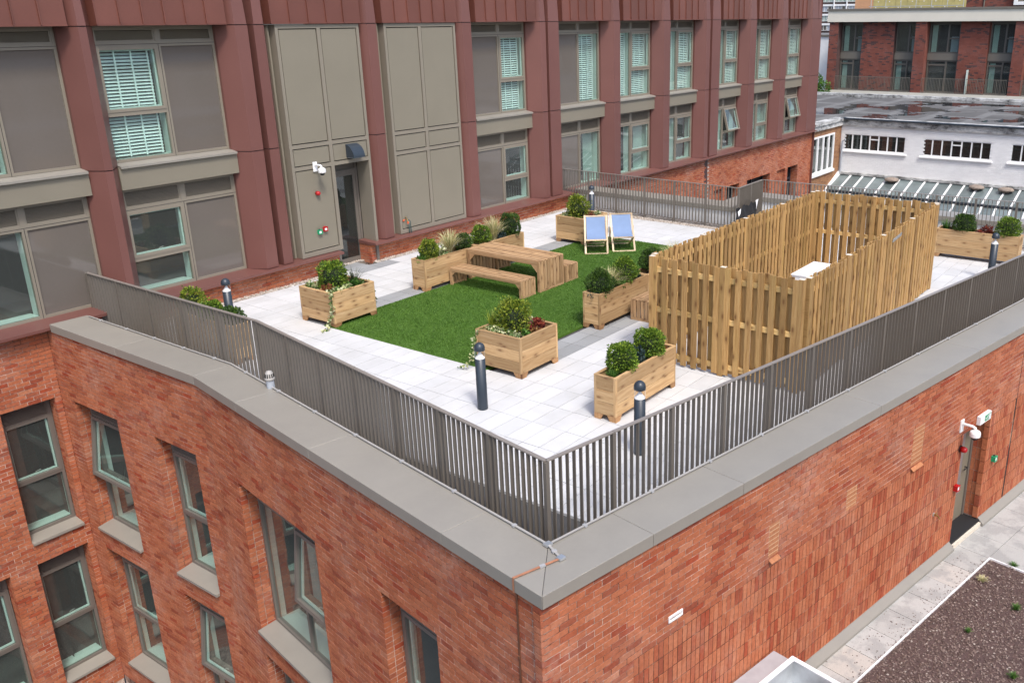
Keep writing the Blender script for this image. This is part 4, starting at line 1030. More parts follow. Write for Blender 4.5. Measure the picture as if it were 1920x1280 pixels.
def trail(paths, size, mat, label, group, c=None, rx=.3, ry=.12, n=120, name='trailing_ivy', step=.028):
    P = []; D = []
    if c is not None:
        q = rng.uniform(-1, 1, (n, 2)); P += [(c[0]+a*rx, c[1]+b*ry, c[2]+R.uniform(0, .09)) for a, b in q]; D += [(R.uniform(-1, 1), R.uniform(-1, 1), R.uniform(.1, 1)) for _ in range(n)]
    for path in paths:
        for a, b in zip(path[:-1], path[1:]):
            a, b = Vector(a), Vector(b); m = int((b-a).length/step)+1
            for k in range(m):
                for _ in range(4):
                    p = a.lerp(b, (k+R.random())/m); P.append((p.x+R.uniform(-.028, .028), p.y+R.uniform(-.028, .028), p.z+R.uniform(-.02, .02)))
                    D.append((R.uniform(-1, .3), R.uniform(-1, .6), R.uniform(-.4, .6)))
    v, f = leafmesh(P, D, size, .85, .1); return plant_obj(name, v, f, mat, label, group)
S_ = .585
GS, GG, GL, GI = 'clipped shrubs in the planters', 'grass clumps in the planters', 'leafy plants in the planters', 'trailing ivy in the planters'
# square planter at the lawn corner
ball((10.72, 13.98, .80), .25, 1100, .042, G_BOX, 'bright green bushy shrub in the ivy planter at the lawn corner', rz=1.15, rough=.16, tuft=.06)
tufts((11.02, 13.72, S_), .12, .42, 60, G_BLADE, 'dark spiky grass in the ivy planter at the lawn corner', GG, wd=.012, lean=.9)
clump((10.42, 13.78, S_), .16, .13, .16, 150, .055, G_AMBER, 'amber leaved plant in the ivy planter at the lawn corner', GL)
clump((10.97, 13.92-.25, S_+.02), .12, .12, .13, 90, .07, G_LUSH, 'fresh green leafy plant beside the dark spiky grass', GL)
trail([[(10.28, 13.50, .70), (10.20, 13.40, .69), (10.18, 13.38, .45), (10.15, 13.42, .20), (10.07, 13.45, .02), (9.95, 13.42, .015)], [(11.24, 13.6, .69), (11.27, 13.5, .45), (11.28, 13.48, .2)]], .058, G_VAR, 'variegated ivy spilling down the front corner of the lawn planter', GI, (10.5, 13.52, S_+.03), .28, .09, 190)
clump((10.40, 14.22, S_), .15, .10, .17, 120, .05, G_VAR, 'pale variegated plant at the back left corner of the ivy planter', GL)
clump((11.10, 13.55+.1, S_), .10, .10, .13, 80, .05, G_VAR, 'small pale plant at the right end of the ivy planter', GL)
# square planter behind the bollard
ball((10.72, 9.40, .80), .235, 1100, .042, G_CYP, 'yellow green conifer shrub in the planter behind the front bollard light', rz=1.2, rough=.2, tuft=.16)
clump((10.92, 9.05, S_+.02), .15, .14, .20, 170, .06, G_RED, 'dark red frilly plant in the planter behind the front bollard light', GL)
clump((10.78, 8.98, S_), .12, .09, .10, 80, .05, G_AMBER, 'cream and amber plant in front of the red frilly leaves', GL)
trail([[(10.22, 9.70, .69), (10.17, 9.76, .55), (10.14, 9.80, .30), (10.06, 9.83, .10), (9.98, 9.95, .03)]], .045, G_VAR, 'variegated ivy along the front of the planter behind the front bollard light', GI, (10.36, 9.35, S_+.02), .11, .36, 240)
clump((11.06, 9.30, S_), .10, .12, .15, 100, .045, G_VAR, 'small variegated plant at the back right of the red leaved planter', GL)
tufts((10.52, 9.68, S_), .12, .38, 60, G_CYP, 'fine golden sprigs beside the yellow green conifer shrub', GG, wd=.012, lean=.5)
clump((10.55, 9.02, S_), .09, .08, .12, 50, .06, G_LUSH, 'fresh green seedling in the bark of the red leaved planter', GL)
# narrow planter near the corner
ball((10.12, 6.82, .80), .205, 1300, .036, G_BOX, 'left round green shrub in the narrow planter nearest the corner')
ball((10.84, 6.82, .82), .215, 1300, .036, G_BOX, 'right round green shrub in the narrow planter nearest the corner')
clump((10.47, 6.80, S_), .17, .14, .30, 150, .06, G_BLUE, 'blue green leafy plant between the two round shrubs near the corner', GL)
tufts((9.84, 6.80, S_), .14, .17, 110, G_LUSH, 'short green grass at the near end of the narrow planter', GG, wd=.012, lean=.8)
clump((11.15, 6.80, S_), .10, .10, .18, 70, .055, G_RED, 'small red leaved plant at the far end of the narrow planter', GL)
# long planters behind the table
ball((13.22, 13.90, .82), .19, 1000, .038, G_CYP, 'yellow green round shrub near the left end of the bench planter', rough=.16, tuft=.05)
clump((12.98, 13.90, S_), .11, .13, .18, 100, .05, G_LUSH, 'low green plant at the left end of the bench planter', GL)
clump((13.55, 13.90, S_), .15, .13, .30, 150, .06, G_VAR, 'pale leafy plant next to the blond grass above the bench', GL)
tufts((13.85, 13.92, S_), .13, .62, 190, G_GRASS, 'blond feathery grass rising above the slatted bench', GG, lean=.75)
ball((14.28, 13.90, .76), .17, 800, .038, G_DARK, 'dark round shrub right of the blond grass, by the table end')
ball((14.86, 13.90, .82), .20, 1000, .038, G_BOX, 'round green shrub directly behind the near end of the table')
tufts((15.30, 13.92, S_), .14, .66, 210, G_GRASS, 'tall blond feathery grass behind the slatted table', GG, lean=.7)
clump((15.45, 13.88, S_), .18, .14, .28, 150, .06, G_BLUE, 'blue green plant right of the tall blond grass', GL)
ball((15.88, 13.90, .86), .23, 1200, .038, G_DARK, 'dark bushy shrub at the far end of the planter behind the table', rz=1.15, tuft=.05)
# long planter left of the timber enclosure
ball((13.16, 9.36, .80), .225, 1500, .034, G_DARK, 'dark round ball in the planter left of the timber enclosure')
clump((13.0, 9.34, S_), .17, .16, .13, 170, .045, G_BLUE, 'dark blue green ground cover under the dark ball', GL)
tufts((13.55, 9.40, S_), .12, .50, 150, G_GRASS, 'blond grass left of the timber enclosure', GG, lean=.9)
ball((13.98, 9.36, .84), .225, 1300, .036, G_BOX, 'green leafy shrub between blond grass and timber enclosure', rough=.15, tuft=.05)
clump((13.72, 9.26, S_), .12, .10, .16, 80, .06, G_LUSH, 'fresh green plant under the blond grass near the enclosure', GL)
clump((14.36, 9.36, S_), .11, .13, .24, 120, .05, G_BLUE, 'dark plant at the far end of the planter left of the enclosure', GL)
ball((15.0, 9.36, .84), .22, 900, .038, G_DARK, 'dark shrub half hidden behind the near corner of the enclosure')
tufts((15.9, 9.38, S_), .12, .55, 120, G_GRASS, 'blond grass peeping over the left side of the timber enclosure', GG, lean=.8)
clump((15.45, 9.36, S_), .16, .13, .3, 120, .055, G_LUSH, 'green plant peeping over the left side of the enclosure', GL)
# planter behind the deckchairs
ball((18.52, 13.85, .82), .25, 1100, .046, G_CYP, 'conifer shrub in the planter behind the deckchairs', rz=1.25, rough=.2, tuft=.12)
clump((18.32, 14.08, S_), .22, .14, .18, 170, .055, G_VAR, 'pale variegated plants in the left of the planter behind the deckchairs', GL)
clump((18.52, 13.46, S_), .17, .10, .17, 120, .055, G_RED, 'dark red plant in the planter behind the deckchairs', GL)
clump((18.90, 13.5, S_), .14, .12, .17, 120, .05, G_VAR, 'pale plant at the right end of the planter behind the deckchairs', GL)
# far right planter
ball((21.98, 5.02, .80), .225, 1200, .036, G_DARK, 'left clipped ball in the far right planter')
ball((21.98, 4.03, .82), .235, 1200, .036, G_BOX, 'right clipped ball in the far right planter')
clump((21.96, 4.50, S_+.02), .15, .20, .22, 200, .06, G_RED, 'red and amber leaves between the clipped balls of the far right planter', GL)
tufts((21.98, 5.42, S_), .12, .36, 60, G_LUSH, 'green spiky plant at the left end of the far right planter', GG, wd=.018, lean=.7)
clump((21.96, 3.84, S_), .10, .10, .14, 90, .05, G_VAR, 'small pale plant at the right end of the far right planter', GL)
# behind the left railing
ball((8.20, 14.62, .84), .20, 800, .040, G_CYP, 'yellow green shrub showing over the left railing, left of the bollard', rough=.18, tuft=.06)
ball((8.20, 14.02, .76), .19, 700, .040, G_BOX, 'low green shrub over the left railing, in the middle of its planter', rz=.8, rough=.18, tuft=.06)
ball((8.22, 13.52, .72), .19, 700, .040, G_DARK, 'dark low shrub over the left railing, right of the middle one', rz=.8, rough=.18, tuft=.04)

# ------------------------------------------------------------------ slatted table and benches
def slatted(name, label, cat, u0, u1, v0, v1, h, along, slats, group=None):
    """waterfall form: slatted top that turns down into slatted ends; the long axis runs along v ('v') or u ('u')"""
    cu, cv = (u0+u1)/2, (v0+v1)/2; t = thing(name, label, cat, (cu, cv, 0), 0 if along == 'u' else rad(90), group)
    L, W = ((u1-u0), (v1-v0)) if along == 'u' else ((v1-v0), (u1-u0)); hx, hy = L/2, W/2; fr = .075 if h > .5 else .055; th = .05 if h > .5 else .045
    for s in (-1, 1):                                                          # side frames: top beam, legs, corner braces
        y = s*(hy-.022)
        bar('side_beam', t, (-hx+.03, y, h-.024-fr/2), (hx-.03, y, h-.024-fr/2), fr, .044, M_TABLE, up=(0, s, 0), bev=.003)
        for q in (-1, 1):
            bar('leg', t, (q*(hx-.035), y, 0), (q*(hx-.035), y, h-.024), .07, .044, M_TABLE, up=(0, s, 0), bev=.003)
            br = .16 if h > .5 else .10
            m = MB(); pts = [(q*(hx-.07), h-.024-fr), (q*(hx-.07), h-.024-fr-br), (q*(hx-.07-br), h-.024-fr)]
            m.add([(p[0], y-.018, p[1]) for p in pts]+[(p[0], y+.018, p[1]) for p in pts], [(0, 1, 2), (5, 4, 3), (0, 3, 4, 1), (1, 4, 5, 2), (2, 5, 3, 0)]); m.build('corner_brace', M_TABLE, t, local=I4)
    wi = W/slats
    for k in range(slats):
        y = -hy+wi*(k+.5)
        bar('top_slat', t, (-hx, y, h-.012), (hx, y, h-.012), wi-.022, .024, M_TABLE, bev=.003)
    wi = (W-.088)/ (slats-1)
    for q in (-1, 1):
        for k in range(slats-1):
            y = -hy+.044+wi*(k+.5); bar('end_slat', t, (q*(hx-.014), y, .058), (q*(hx-.014), y, h-.026), wi-.020, .022, M_TABLE, up=(q, 0, 0), bev=.003)
        bar('end_rail', t, (q*(hx-.020), -hy+.044, .029), (q*(hx-.020), hy-.044, .029), .055, .030, M_TABLE, up=(q, 0, 0), bev=.003)
        bar('end_rail', t, (q*(hx-.045), -hy+.044, h-.06), (q*(hx-.045), hy-.044, h-.06), .055, .030, M_TABLE, up=(q, 0, 0), bev=.003)
    return t
GB = 'slatted benches on the terrace'
slatted('slatted_table', 'slatted wooden waterfall table on the lawn between two benches', 'table', 14.13, 14.96, 11.60, 13.66, .695, 'v', 8)
slatted('slatted_bench', 'slatted wooden bench on the near left side of the table', 'bench', 13.55, 14.01, 11.62, 13.66, .395, 'v', 5, GB)
slatted('slatted_bench', 'slatted wooden bench on the far side of the table', 'bench', 15.05, 15.50, 11.62, 13.66, .395, 'v', 5, GB)
slatted('slatted_bench', 'slatted wooden bench tucked between planter and timber enclosure', 'bench', 13.73, 15.7, 8.62, 9.05, .42, 'u', 5, GB)

# ------------------------------------------------------------------ deckchairs
def deckchair(u, v, ang, label):
    """origin at the middle of the front ground bar, facing local -x"""
    t = thing('deckchair', label, 'deckchair', (u, v, 0), ang, 'blue canvas deckchairs'); w = .27
    A0, A1 = Vector((0, 0, .018)), Vector((.66, 0, .84))                         # sling frame
    for s in (-1, 1): bar('back_rail', t, A0+Vector((0, s*w, 0)), A1+Vector((0, s*w, 0)), .024, .042, M_CHAIRWOOD, up=(0, 1, 0))
    bar('front_bar', t, (0, -w-.012, .018), (0, w+.012, .018), .030, .030, M_CHAIRWOOD); bar('top_bar', t, (.64, -w, .825), (.64, w, .825), .03, .03, M_CHAIRWOOD)
    wi = w-.03; B0, B1 = Vector((.02, 0, .36)), Vector((.80, 0, .02))            # seat frame
    for s in (-1, 1): bar('seat_rail', t, B0+Vector((0, s*wi, 0)), B1+Vector((0, s*wi, 0)), .024, .040, M_CHAIRWOOD, up=(0, 1, 0))
    bar('seat_bar', t, (.02, -wi-.02, .36), (.02, wi+.02, .36), .03, .03, M_CHAIRWOOD); bar('rear_bar', t, (.80, -wi, .02), (.80, wi, .02), .028, .028, M_CHAIRWOOD)
    bar('cross_bar', t, (.38, -wi, .20), (.38, wi, .20), .026, .026, M_CHAIRWOOD)
    for s in (-1, 1): bar('prop', t, (.44, s*(w+.018), .56), (.74, s*(w+.018), .06), .020, .034, M_CHAIRWOOD, up=(0, 1, 0))
    m = MB(); n = 14; P = []
    for k in range(n+1):
        q = k/n; x = .64+(.02-.64)*q; z = .84+(.375-.84)*q; sag = math.sin(math.pi*min(1, q*1.0))**1.0*(.10+.10*q)
        P.append((x+sag*.55, z-sag*.75))
    ws = w-.035; vs = []
    for x, z in P:
        for j in range(7): y = -ws+2*ws*j/6; vs.append((x+.012*math.cos(y/ws*1.5), y, z-.008*math.cos(y/ws*1.5)))
    m.add(vs, [(k*7+j, k*7+j+1, (k+1)*7+j+1, (k+1)*7+j) for k in range(n) for j in range(6)])
    vs2 = [(a+.002, b, c-.004) for a, b, c in vs]; m.add(vs2, [(k*7+j, (k+1)*7+j, (k+1)*7+j+1, k*7+j+1) for k in range(n) for j in range(6)])
    m.build('canvas_sling', M_CANVAS, t, local=I4, smooth=True, fix=False)
    return t
deckchair(17.50, 12.53, math.atan2(.61, .79), 'blue canvas deckchair on the lawn, the left one of the pair')
deckchair(18.10, 12.12, math.atan2(.66, .75), 'blue canvas deckchair on the lawn, the right one of the pair')

# ------------------------------------------------------------------ timber enclosure: four hit-and-miss sides
U0, U1, W0, W1, ZF = 12.12, 19.05, 4.90, 7.60, 1.80
GT = 'timber enclosure sides'
def screen(label, a, b, outward, first_post=True):
    a, b = Vector((a[0], a[1], 0)), Vector((b[0], b[1], 0)); d = b-a; L = d.length; d.normalize(); n = Vector((outward[0], outward[1], 0))
    t = thing('timber_screen', label, 'timber fence', a, 0, GT); up = n
    np_ = max(1, round(L/1.75)); st = L/np_
    W = lambda p: (p-a)
    for k in range(np_ if not first_post else np_+1):
        p = a+d*st*(k if first_post else k); q = W(p)
        if k in (0, np_): q = q+d*(.045 if k == 0 else -.045)
        bar('post', t, q+Vector((0, 0, .0)), q+Vector((0, 0, ZF+.01)), .09, .09, M_FENCE, up=n, bev=.004)
        obj('post_top', boxmesh(.088, .088, .003, M_SAWN), None, t, local=tr(q.x, q.y, ZF+.0125, math.atan2(d.y, d.x)))
    for z in (.16, .92, ZF-.20):
        for k in range(np_):
            p, q = W(a+d*(st*k+.05)), W(a+d*(st*(k+1)-.05)); bar('rail', t, p+Vector((0, 0, z)), q+Vector((0, 0, z)), .085, .048, M_FENCERAIL, up=n, bev=.003)
    pitch = .19 if L < 4 else .165; wd = .102; cnt = int((L-.12)/pitch)
    for s, o in ((1, 0.0), (-1, pitch/2)):
        x = .10+o
        while x < L-.10:
            zt = ZF+R.uniform(-.022, .022); zb = .035+R.uniform(-.012, .012); q = W(a+d*x)+n*s*(.024+.0105)
            tw = d*R.uniform(-.004, .004)
            bar('slat', t, q+Vector((0, 0, zb)), q+tw+Vector((0, 0, zt)), wd+R.uniform(-.004, .003), .018, M_FENCE, up=n*s, bev=.002)
            x += pitch+R.uniform(-.004, .004)
    return t
screen('short front side of the timber enclosure, facing the narrow planter', (U0, W1), (U0, W0), (-1, 0))
screen('long right side of the timber enclosure, next to the right railing', (U0+.1, W0), (U1-.1, W0), (0, -1))
screen('long left side of the timber enclosure, facing the lawn', (U0+.1, W1), (U1-.1, W1), (0, 1))
screen('short far side of the timber enclosure, seen from inside', (U1, W1), (U1, W0), (1, 0))
hb = thing('gate_hinge', 'pale metal strap hinge near the top of the right side of the enclosure', 'hinge', (16.0, W0-.05, 1.6))
m = MB(); m.add([(15.98, W0-.052, 1.60), (16.48, W0-.052, 1.64), (16.48, W0-.052, 1.70), (15.98, W0-.052, 1.66), (15.98, W0-.058, 1.60), (16.48, W0-.058, 1.64), (16.48, W0-.058, 1.70), (15.98, W0-.058, 1.66)], [(0, 1, 2, 3), (7, 6, 5, 4), (0, 4, 5, 1), (3, 2, 6, 7), (1, 5, 6, 2), (0, 3, 7, 4)]); m.build('strap', M_GALV, hb)
m = MB()
for x in (16.05, 16.2, 16.35): m.tube([(x, W0-.057, 1.645), (x, W0-.064, 1.645)], .010, 6)
m.build('bolt', M_TAPE, hb)
# condenser unit inside the enclosure
ac = thing('condenser_unit', 'white metal condenser unit inside the timber enclosure', 'air conditioner', (16.25, 6.45, 0))
mb = MB(); mb.box(-.55, .55, -.18, .18, .08, .79); mb.box(-.50, -.40, -.16, .16, 0, .08); mb.box(.40, .50, -.16, .16, 0, .08)
mb.build('casing', M_STEELWHITE, ac, local=I4); MB().box(-.565, .565, -.195, .195, .79, .812).build('lid', M_STEELWHITE, ac, local=I4)
m = MB(); 
for k in range(7): 
    m.lathe([(.04+.035*k, 0), (.048+.035*k, 0), (.048+.035*k, .01), (.04+.035*k, .01)], 24, tr(-.15, -.185, .44, 0, rad(90)))
m.build('fan_grille', M_GALV, ac, local=I4)

# ------------------------------------------------------------------ fittings on the walls
def cctv(F, label, s=1.0):
    t = thing('dome_camera', label, 'security camera', (F @ Vector((0, 0, 0))).to_tuple()); t.matrix_basis = F; WM[t] = F
    MB().box(-.055*s, .055*s, -.02, 0, -.15*s, .07*s).build('wall_plate', M_WHITE, t, local=I4)
    m = MB(); m.tube([(0, -.01, 0), (0, -.10*s, .005), (0, -.20*s, .005), (0, -.235*s, -.01), (0, -.245*s, -.05*s)], .024*s, 10); m.build('arm', M_WHITE, t, local=I4, smooth=True)
    M = Matrix.Translation((0, -.245*s, -.06*s))
    m = MB(); m.lathe([(0, .02*s), (.04*s, .02*s), (.078*s, -.005*s), (.088*s, -.03*s), (.088*s, -.085*s), (.070*s, -.105*s), (0, -.105*s)], 24, M); m.build('housing', M_WHITE, t, local=I4, smooth=False)
    m = MB(); m.lathe([(.056*s, -.105*s), (.052*s, -.135*s), (.032*s, -.155*s), (0, -.162*s)], 20, M); m.build('dome', M_BLACK, t, local=I4, smooth=True)
    return t
cctv(FR @ tr(8.68, 0, -.63), 'white dome security camera on a bracket beside the lower terrace door', .95)
cctv(tr(12.62, 16.63, 2.50), 'white dome security camera on the beige panels left of the glazed door', .95)
def beacon(F, label):
    t = thing('alarm_beacon', label, 'alarm beacon', (0, 0, 0)); t.matrix_basis = F; WM[t] = F
    m = MB(); m.lathe([(0, 0), (.045, 0), (.045, .03), (.05, .03), (.05, .07), (.046, .095), (.028, .112), (0, .116)], 20, tr(0, 0, 0, 0, rad(90))); m.build('lens', M_RED, t, local=I4, smooth=True)
    m = MB(); m.lathe([(0, -.004), (.056, -.004), (.056, .012), (0, .012)], 20, tr(0, 0, 0, 0, rad(90))); m.build('base', M_BLACK, t, local=I4)
beacon(FR @ tr(8.74, -.004, -1.09), 'red dome sounder on brick beside the lower terrace door')
beacon(tr(12.60, 16.655, 1.88), 'red dome sounder on the beige panels left of the glazed door')
def callpoint(F, mat, label, white=True):
    t = thing('call_point', label, 'call point', (0, 0, 0)); t.matrix_basis = F; WM[t] = F
    MB().box(-.048, .048, -.06, 0, -.048, .048).build('box', mat, t, local=I4)
    m = MB(); rect_frame(m, -.052, .052, -.052, .052, .018, -.072, -.060); m.build('bezel', mat, t, local=I4)
    if white: MB().box(-.030, .030, -.066, -.061, -.030, .018).build('press_plate', M_WHITE, t, local=I4)
    m = MB(); m.tube([(0, -.03, .048), (0, -.03, .06)], .022, 8); m.build('hood', M_BLACK if mat is M_GREEN else mat, t, local=I4)
callpoint(FR @ tr(8.72, -.004, -1.78), M_RED, 'red fire call point left of the lower terrace door')
callpoint(FR @ tr(10.13, -.004, -1.76), M_GREEN, 'green door release right of the lower terrace door')
callpoint(tr(12.545, 16.655, 1.02), M_GREEN, 'green door release on the beige panels left of the glazed door')
callpoint(tr(12.70, 16.655, 1.06), M_RED, 'red fire call point next to the green release, left of the glazed door')
# exit sign over the lower door: green running figure, arrow and door on white
sg = thing('exit_sign', 'white emergency exit sign with a green running figure over the lower door', 'exit sign', (0, 0, 0)); Fs = FR @ tr(9.45, -.004, -.765) @ Matrix.Diagonal((.9, .9, .84, 1)); sg.matrix_basis = Fs; WM[sg] = Fs
MB().box(-.225, .225, -.07, 0, -.085, .085).build('sign_box', M_WHITE, sg, local=I4)
MB().box(-.04, .205, -.0735, -.0705, -.062, .062).build('sign_panel', M_GREEN, sg, local=I4)
m = MB()
def flatpoly(mb, pts): mb.add([(x, -.0765, z) for x, z in pts]+[(x, -.074, z) for x, z in pts], [tuple(range(len(pts))), tuple(range(2*len(pts)-1, len(pts)-1, -1))])
flatpoly(m, [(.06, .040), (.072, .048), (.084, .040), (.072, .030)])                         # head
flatpoly(m, [(.040, .026), (.078, .028), (.070, -.006), (.050, -.004)])                       # body
flatpoly(m, [(.052, -.004), (.070, -.006), (.094, -.028), (.086, -.036), (.064, -.018)])      # leg
flatpoly(m, [(.050, -.002), (.060, -.010), (.046, -.030), (.024, -.036), (.022, -.028), (.038, -.022)])
flatpoly(m, [(.078, .026), (.098, .010), (.094, .004), (.074, .016)])
flatpoly(m, [(.118, .050), (.190, .050), (.190, -.052), (.118, -.052)])
flatpoly(m, [(-.028, .006), (-.004, .006), (-.004, .018), (.016, 0), (-.004, -.018), (-.004, -.006), (-.028, -.006)])
m.build('pictogram', M_WHITE, sg, local=I4)
# dark quarter-round bulkhead lamp above the glazed door
lp = thing('wall_lamp', 'dark quarter round wall lamp above the glazed terrace door', 'wall lamp', (13.68, 16.68, 2.55))
m = MB(); n = 10; prof = [(0, 0)]+[(-.30*math.sin(math.pi/2*k/n), .30*math.cos(math.pi/2*k/n)) for k in range(n+1)]
vs = [(-.16, y, z) for y, z in prof]+[(.16, y, z) for y, z in prof]; q = len(prof)
m.add(vs, [tuple(range(q)), tuple(range(2*q-1, q-1, -1))]+[(i, (i+1) % q, q+(i+1) % q, q+i) for i in range(q)]); m.build('hood', M_ANTH, lp, local=I4)
MB().box(-.13, .13, -.25, -.03, -.012, -.001).build('diffuser', M_STEELWHITE, lp, local=I4)
MB().box(-.14, .14, .0, .02, -.02, .28).build('back_plate', M_ANTH, lp, local=I4)
# taps
tp = thing('garden_tap', 'outside tap with orange fittings and a hanging hose on the second beige panel bay', 'tap', (15.13, 16.67, .84))
m = MB(); m.tube([(0, 0, 0), (0, -.09, 0), (0, -.11, -.05)], .014, 8); m.tube([(0, -.05, 0), (0, -.05, .05)], .008, 6); m.cbox((0, -.05, .055), (.06, .012, .012)); m.build('spout', M_BRASS, tp, local=I4)
m = MB(); m.tube([(0, -.11, -.05), (-.005, -.112, -.10)], .022, 8); m.tube([(-.06, -.05, .0), (-.10, -.05, -.03)], .018, 8); m.build('fitting', M_ORANGE, tp, local=I4)
m = MB(); m.tube([(.02, -.1, 0), (.07, -.12, -.05), (.09, -.1, -.2), (.12, -.08, -.36), (.10, -.07, -.42), (.06, -.07, -.40), (.055, -.08, -.25), (.05, -.09, -.1)], .010, 8); m.build('hose', M_HOSE, tp, local=I4, smooth=True)
tp2 = thing('wall_tap', 'small brass tap on the upright bricks left of the lower door', 'tap', (0, 0, 0)); Ft = FR @ tr(8.05, 0, -2.0); tp2.matrix_basis = Ft; WM[tp2] = Ft
m = MB(); m.tube([(0, 0, 0), (0, -.08, 0), (.02, -.10, -.05)], .013, 8); m.cbox((0, -.05, .035), (.06, .012, .012)); m.tube([(0, -.05, 0), (0, -.05, .035)], .007, 6); m.build('spout', M_BRASS, tp2, local=I4)
m = MB(); m.lathe([(0, 0), (.03, 0), (.03, .01), (0, .01)], 12, tr(0, 0, 0, 0, rad(90))); m.build('wall_flange', M_GALV, tp2, local=I4)
# vent pipe between coping and railing
vp = thing('vent_pipe', 'grey soil vent pipe with slotted cap in front of the left railing', 'vent pipe', (6.98, 10.75, 0))
m = MB(); m.lathe([(.0, -.12), (.055, -.12), (.055, .68), (0, .68)], 20); m.build('pipe', M_PVC, vp, local=I4, smooth=False)
m = MB(); m.lathe([(.060, .655), (.070, .665), (.070, .69), (.062, .695)], 20); m.lathe([(.062, .695), (.055, .76), (.036, .79), (0, .80)], 20); m.build('cap', M_TAPE, vp, local=I4, smooth=True)
m = MB()
for k in range(12):
    a = 2*math.pi*k/12; m.cbox((0, 0, 0), (.010, .012, .055), Matrix.Rotation(a, 4, 'Z') @ tr(.0595, 0, .728, 0, 0, rad(-7)))
m.build('slot', M_BLACK, vp, local=I4)
# torn black sheet tied to the far railing
bs = MB(); nx, nz = 22, 8; vs = []
A, B = Vector((21.80, 10.45, 0)), Vector((22.95, 10.70, 0))
A, B = Vector((21.50, 10.82, 0)), Vector((22.62, 10.74, 0))
for j in range(nz+1):
    for i in range(nx+1):
        p = A.lerp(B, i/nx); top = .62+.025*math.sin(i*.9)+.02*math.sin(i*2.3+1)+.09*(i/nx); z = .08+(top-.08)*j/nz
        vs.append((p.x+.02*math.sin(i*1.3+j), p.y-.035+.025*math.sin(i*.8+j*.9), z))
f = [(j*(nx+1)+i, j*(nx+1)+i+1, (j+1)*(nx+1)+i+1, (j+1)*(nx+1)+i) for j in range(nz) for i in range(nx)]
bs.add(vs, f); bsh = thing('plastic_sheet', 'torn black plastic sheet hung on the far railing behind the timber enclosure', 'plastic sheet', (A.x, A.y, .1)); bs.build('sheet', M_BLACK, bsh, smooth=True, fix=False)
m = MB(); a = vs[-4]; m.add([(a[0], a[1]-.015, a[2]+.04), (a[0]+.17, a[1]-.02, a[2]+.05), (a[0]+.03, a[1]-.03, a[2]-.22), (a[0]+.02, a[1]-.03, a[2]-.08)], [(0, 1, 3), (1, 2, 3)]); b = vs[nx*0+(nx+1)*6+1]
m.add([(b[0], b[1]-.02, b[2]+.05), (b[0]+.16, b[1]-.03, b[2]+.12), (b[0]+.14, b[1]-.03, b[2]-.02), (b[0]+.04, b[1]-.03, b[2]-.09)], [(0, 1, 2, 3)]); m.build('torn_flap', M_MEMB, bsh, fix=False)

# ------------------------------------------------------------------ lower terrace on the right
def RW(s, n): q = CO+NR*.035+DR*s+NR*n; return q
def quadR(mb, s0, s1, n0, n1, z0, z1): mb.prism([RW(s0, n0).to_tuple()[:2], RW(s1, n0).to_tuple()[:2], RW(s1, n1).to_tuple()[:2], RW(s0, n1).to_tuple()[:2]], z0, z1)
mb = MB(); quadR(mb, -1, 30, -14, .0, ZL-.4, ZL-.045); lt = mb.build('lower_terrace', M_ROOFDK); tag(lt, kind='structure')
anR = rad(-10.955)
sl = []
for k in range(-4, 36):
    s0 = 4.845+.594*(k-2); 
    sl.append((s0, -.597, .56))
    if s0 > 9.0:
        for j in range(1, 8): sl.append((s0, -.597-.594*j, .594))
for s0, n0, wn in sl:
    if s0 < -.6: continue
    c = RW(s0+.297, n0+wn/2); obj('concrete_slab', boxmesh(.586, wn-.008, .045, M_CONC, .003), None, lt, world=tr(c.x, c.y, ZL-.0225+R.uniform(-.002, .002), anR))
mb = MB(); quadR(mb, -1, 9.02, -.622, -.604, ZL-.04, ZL+.012); quadR(mb, 9.0, 9.022, -14, -.622, ZL-.04, ZL+.012); mb.build('edging_strip', M_STEELWHITE, lt)
mb = MB(); quadR(mb, -1, 9.0, -14, -.622, ZL-.044, ZL-.02); tag(mb.build('chipping_bed', M_LAVABASE), kind='structure')
n = 60000; s = 9.0-12.0*rng.random(n)**1.0; nn = -.63-rng.random(n)*5.2
k = (s > 2.0); s, nn = s[k], nn[k]
P = np.column_stack([CO.x+NR.x*.035+DR.x*s+NR.x*nn, CO.y+NR.y*.035+DR.y*s+NR.y*nn, np.full(len(s), ZL-.015)+rng.uniform(-.008, .010, len(s))])
tag(stones(P, .017, M_LAVA, 'chippings', flat=.8), 'purple brown stone chippings on the lower roof', 'chippings', kind='stuff')
n = 420; s = 3+5.9*rng.random(n); nn = -.60+.10*rng.normal(size=n)**2*1.6; k = nn < -.05; s, nn = s[k], nn[k]
P = np.column_stack([CO.x+NR.x*.035+DR.x*s+NR.x*nn, CO.y+NR.y*.035+DR.y*s+NR.y*nn, np.full(len(s), ZL+.006)])
tag(stones(P, .010, M_LAVA, 'stray_chippings', flat=.8), 'stray chippings strewn on the concrete slabs', 'chippings', kind='stuff')
for i, (s, nn, r_, lb) in enumerate(((7.96, -1.47, .07, 'green weed tuft in the chippings, nearest the right picture edge'), (6.95, -1.20, .045, 'small green weed in the middle of the chippings'), (6.45, -2.06, .06, 'low green weed in the chippings at the bottom edge'), (8.31, -.81, .07, 'straw coloured weed beside the slab edge in the chippings'), (9.06, -.98, .06, 'thin weed at the far corner of the chipping bed'))):
    c = RW(s, nn); tufts((c.x, c.y, ZL-.01), r_, r_*1.6, 46, G_LUSH if i != 3 else G_GRASS, lb, 'weeds in the chippings', name='weed', wd=.014, lean=1.0)
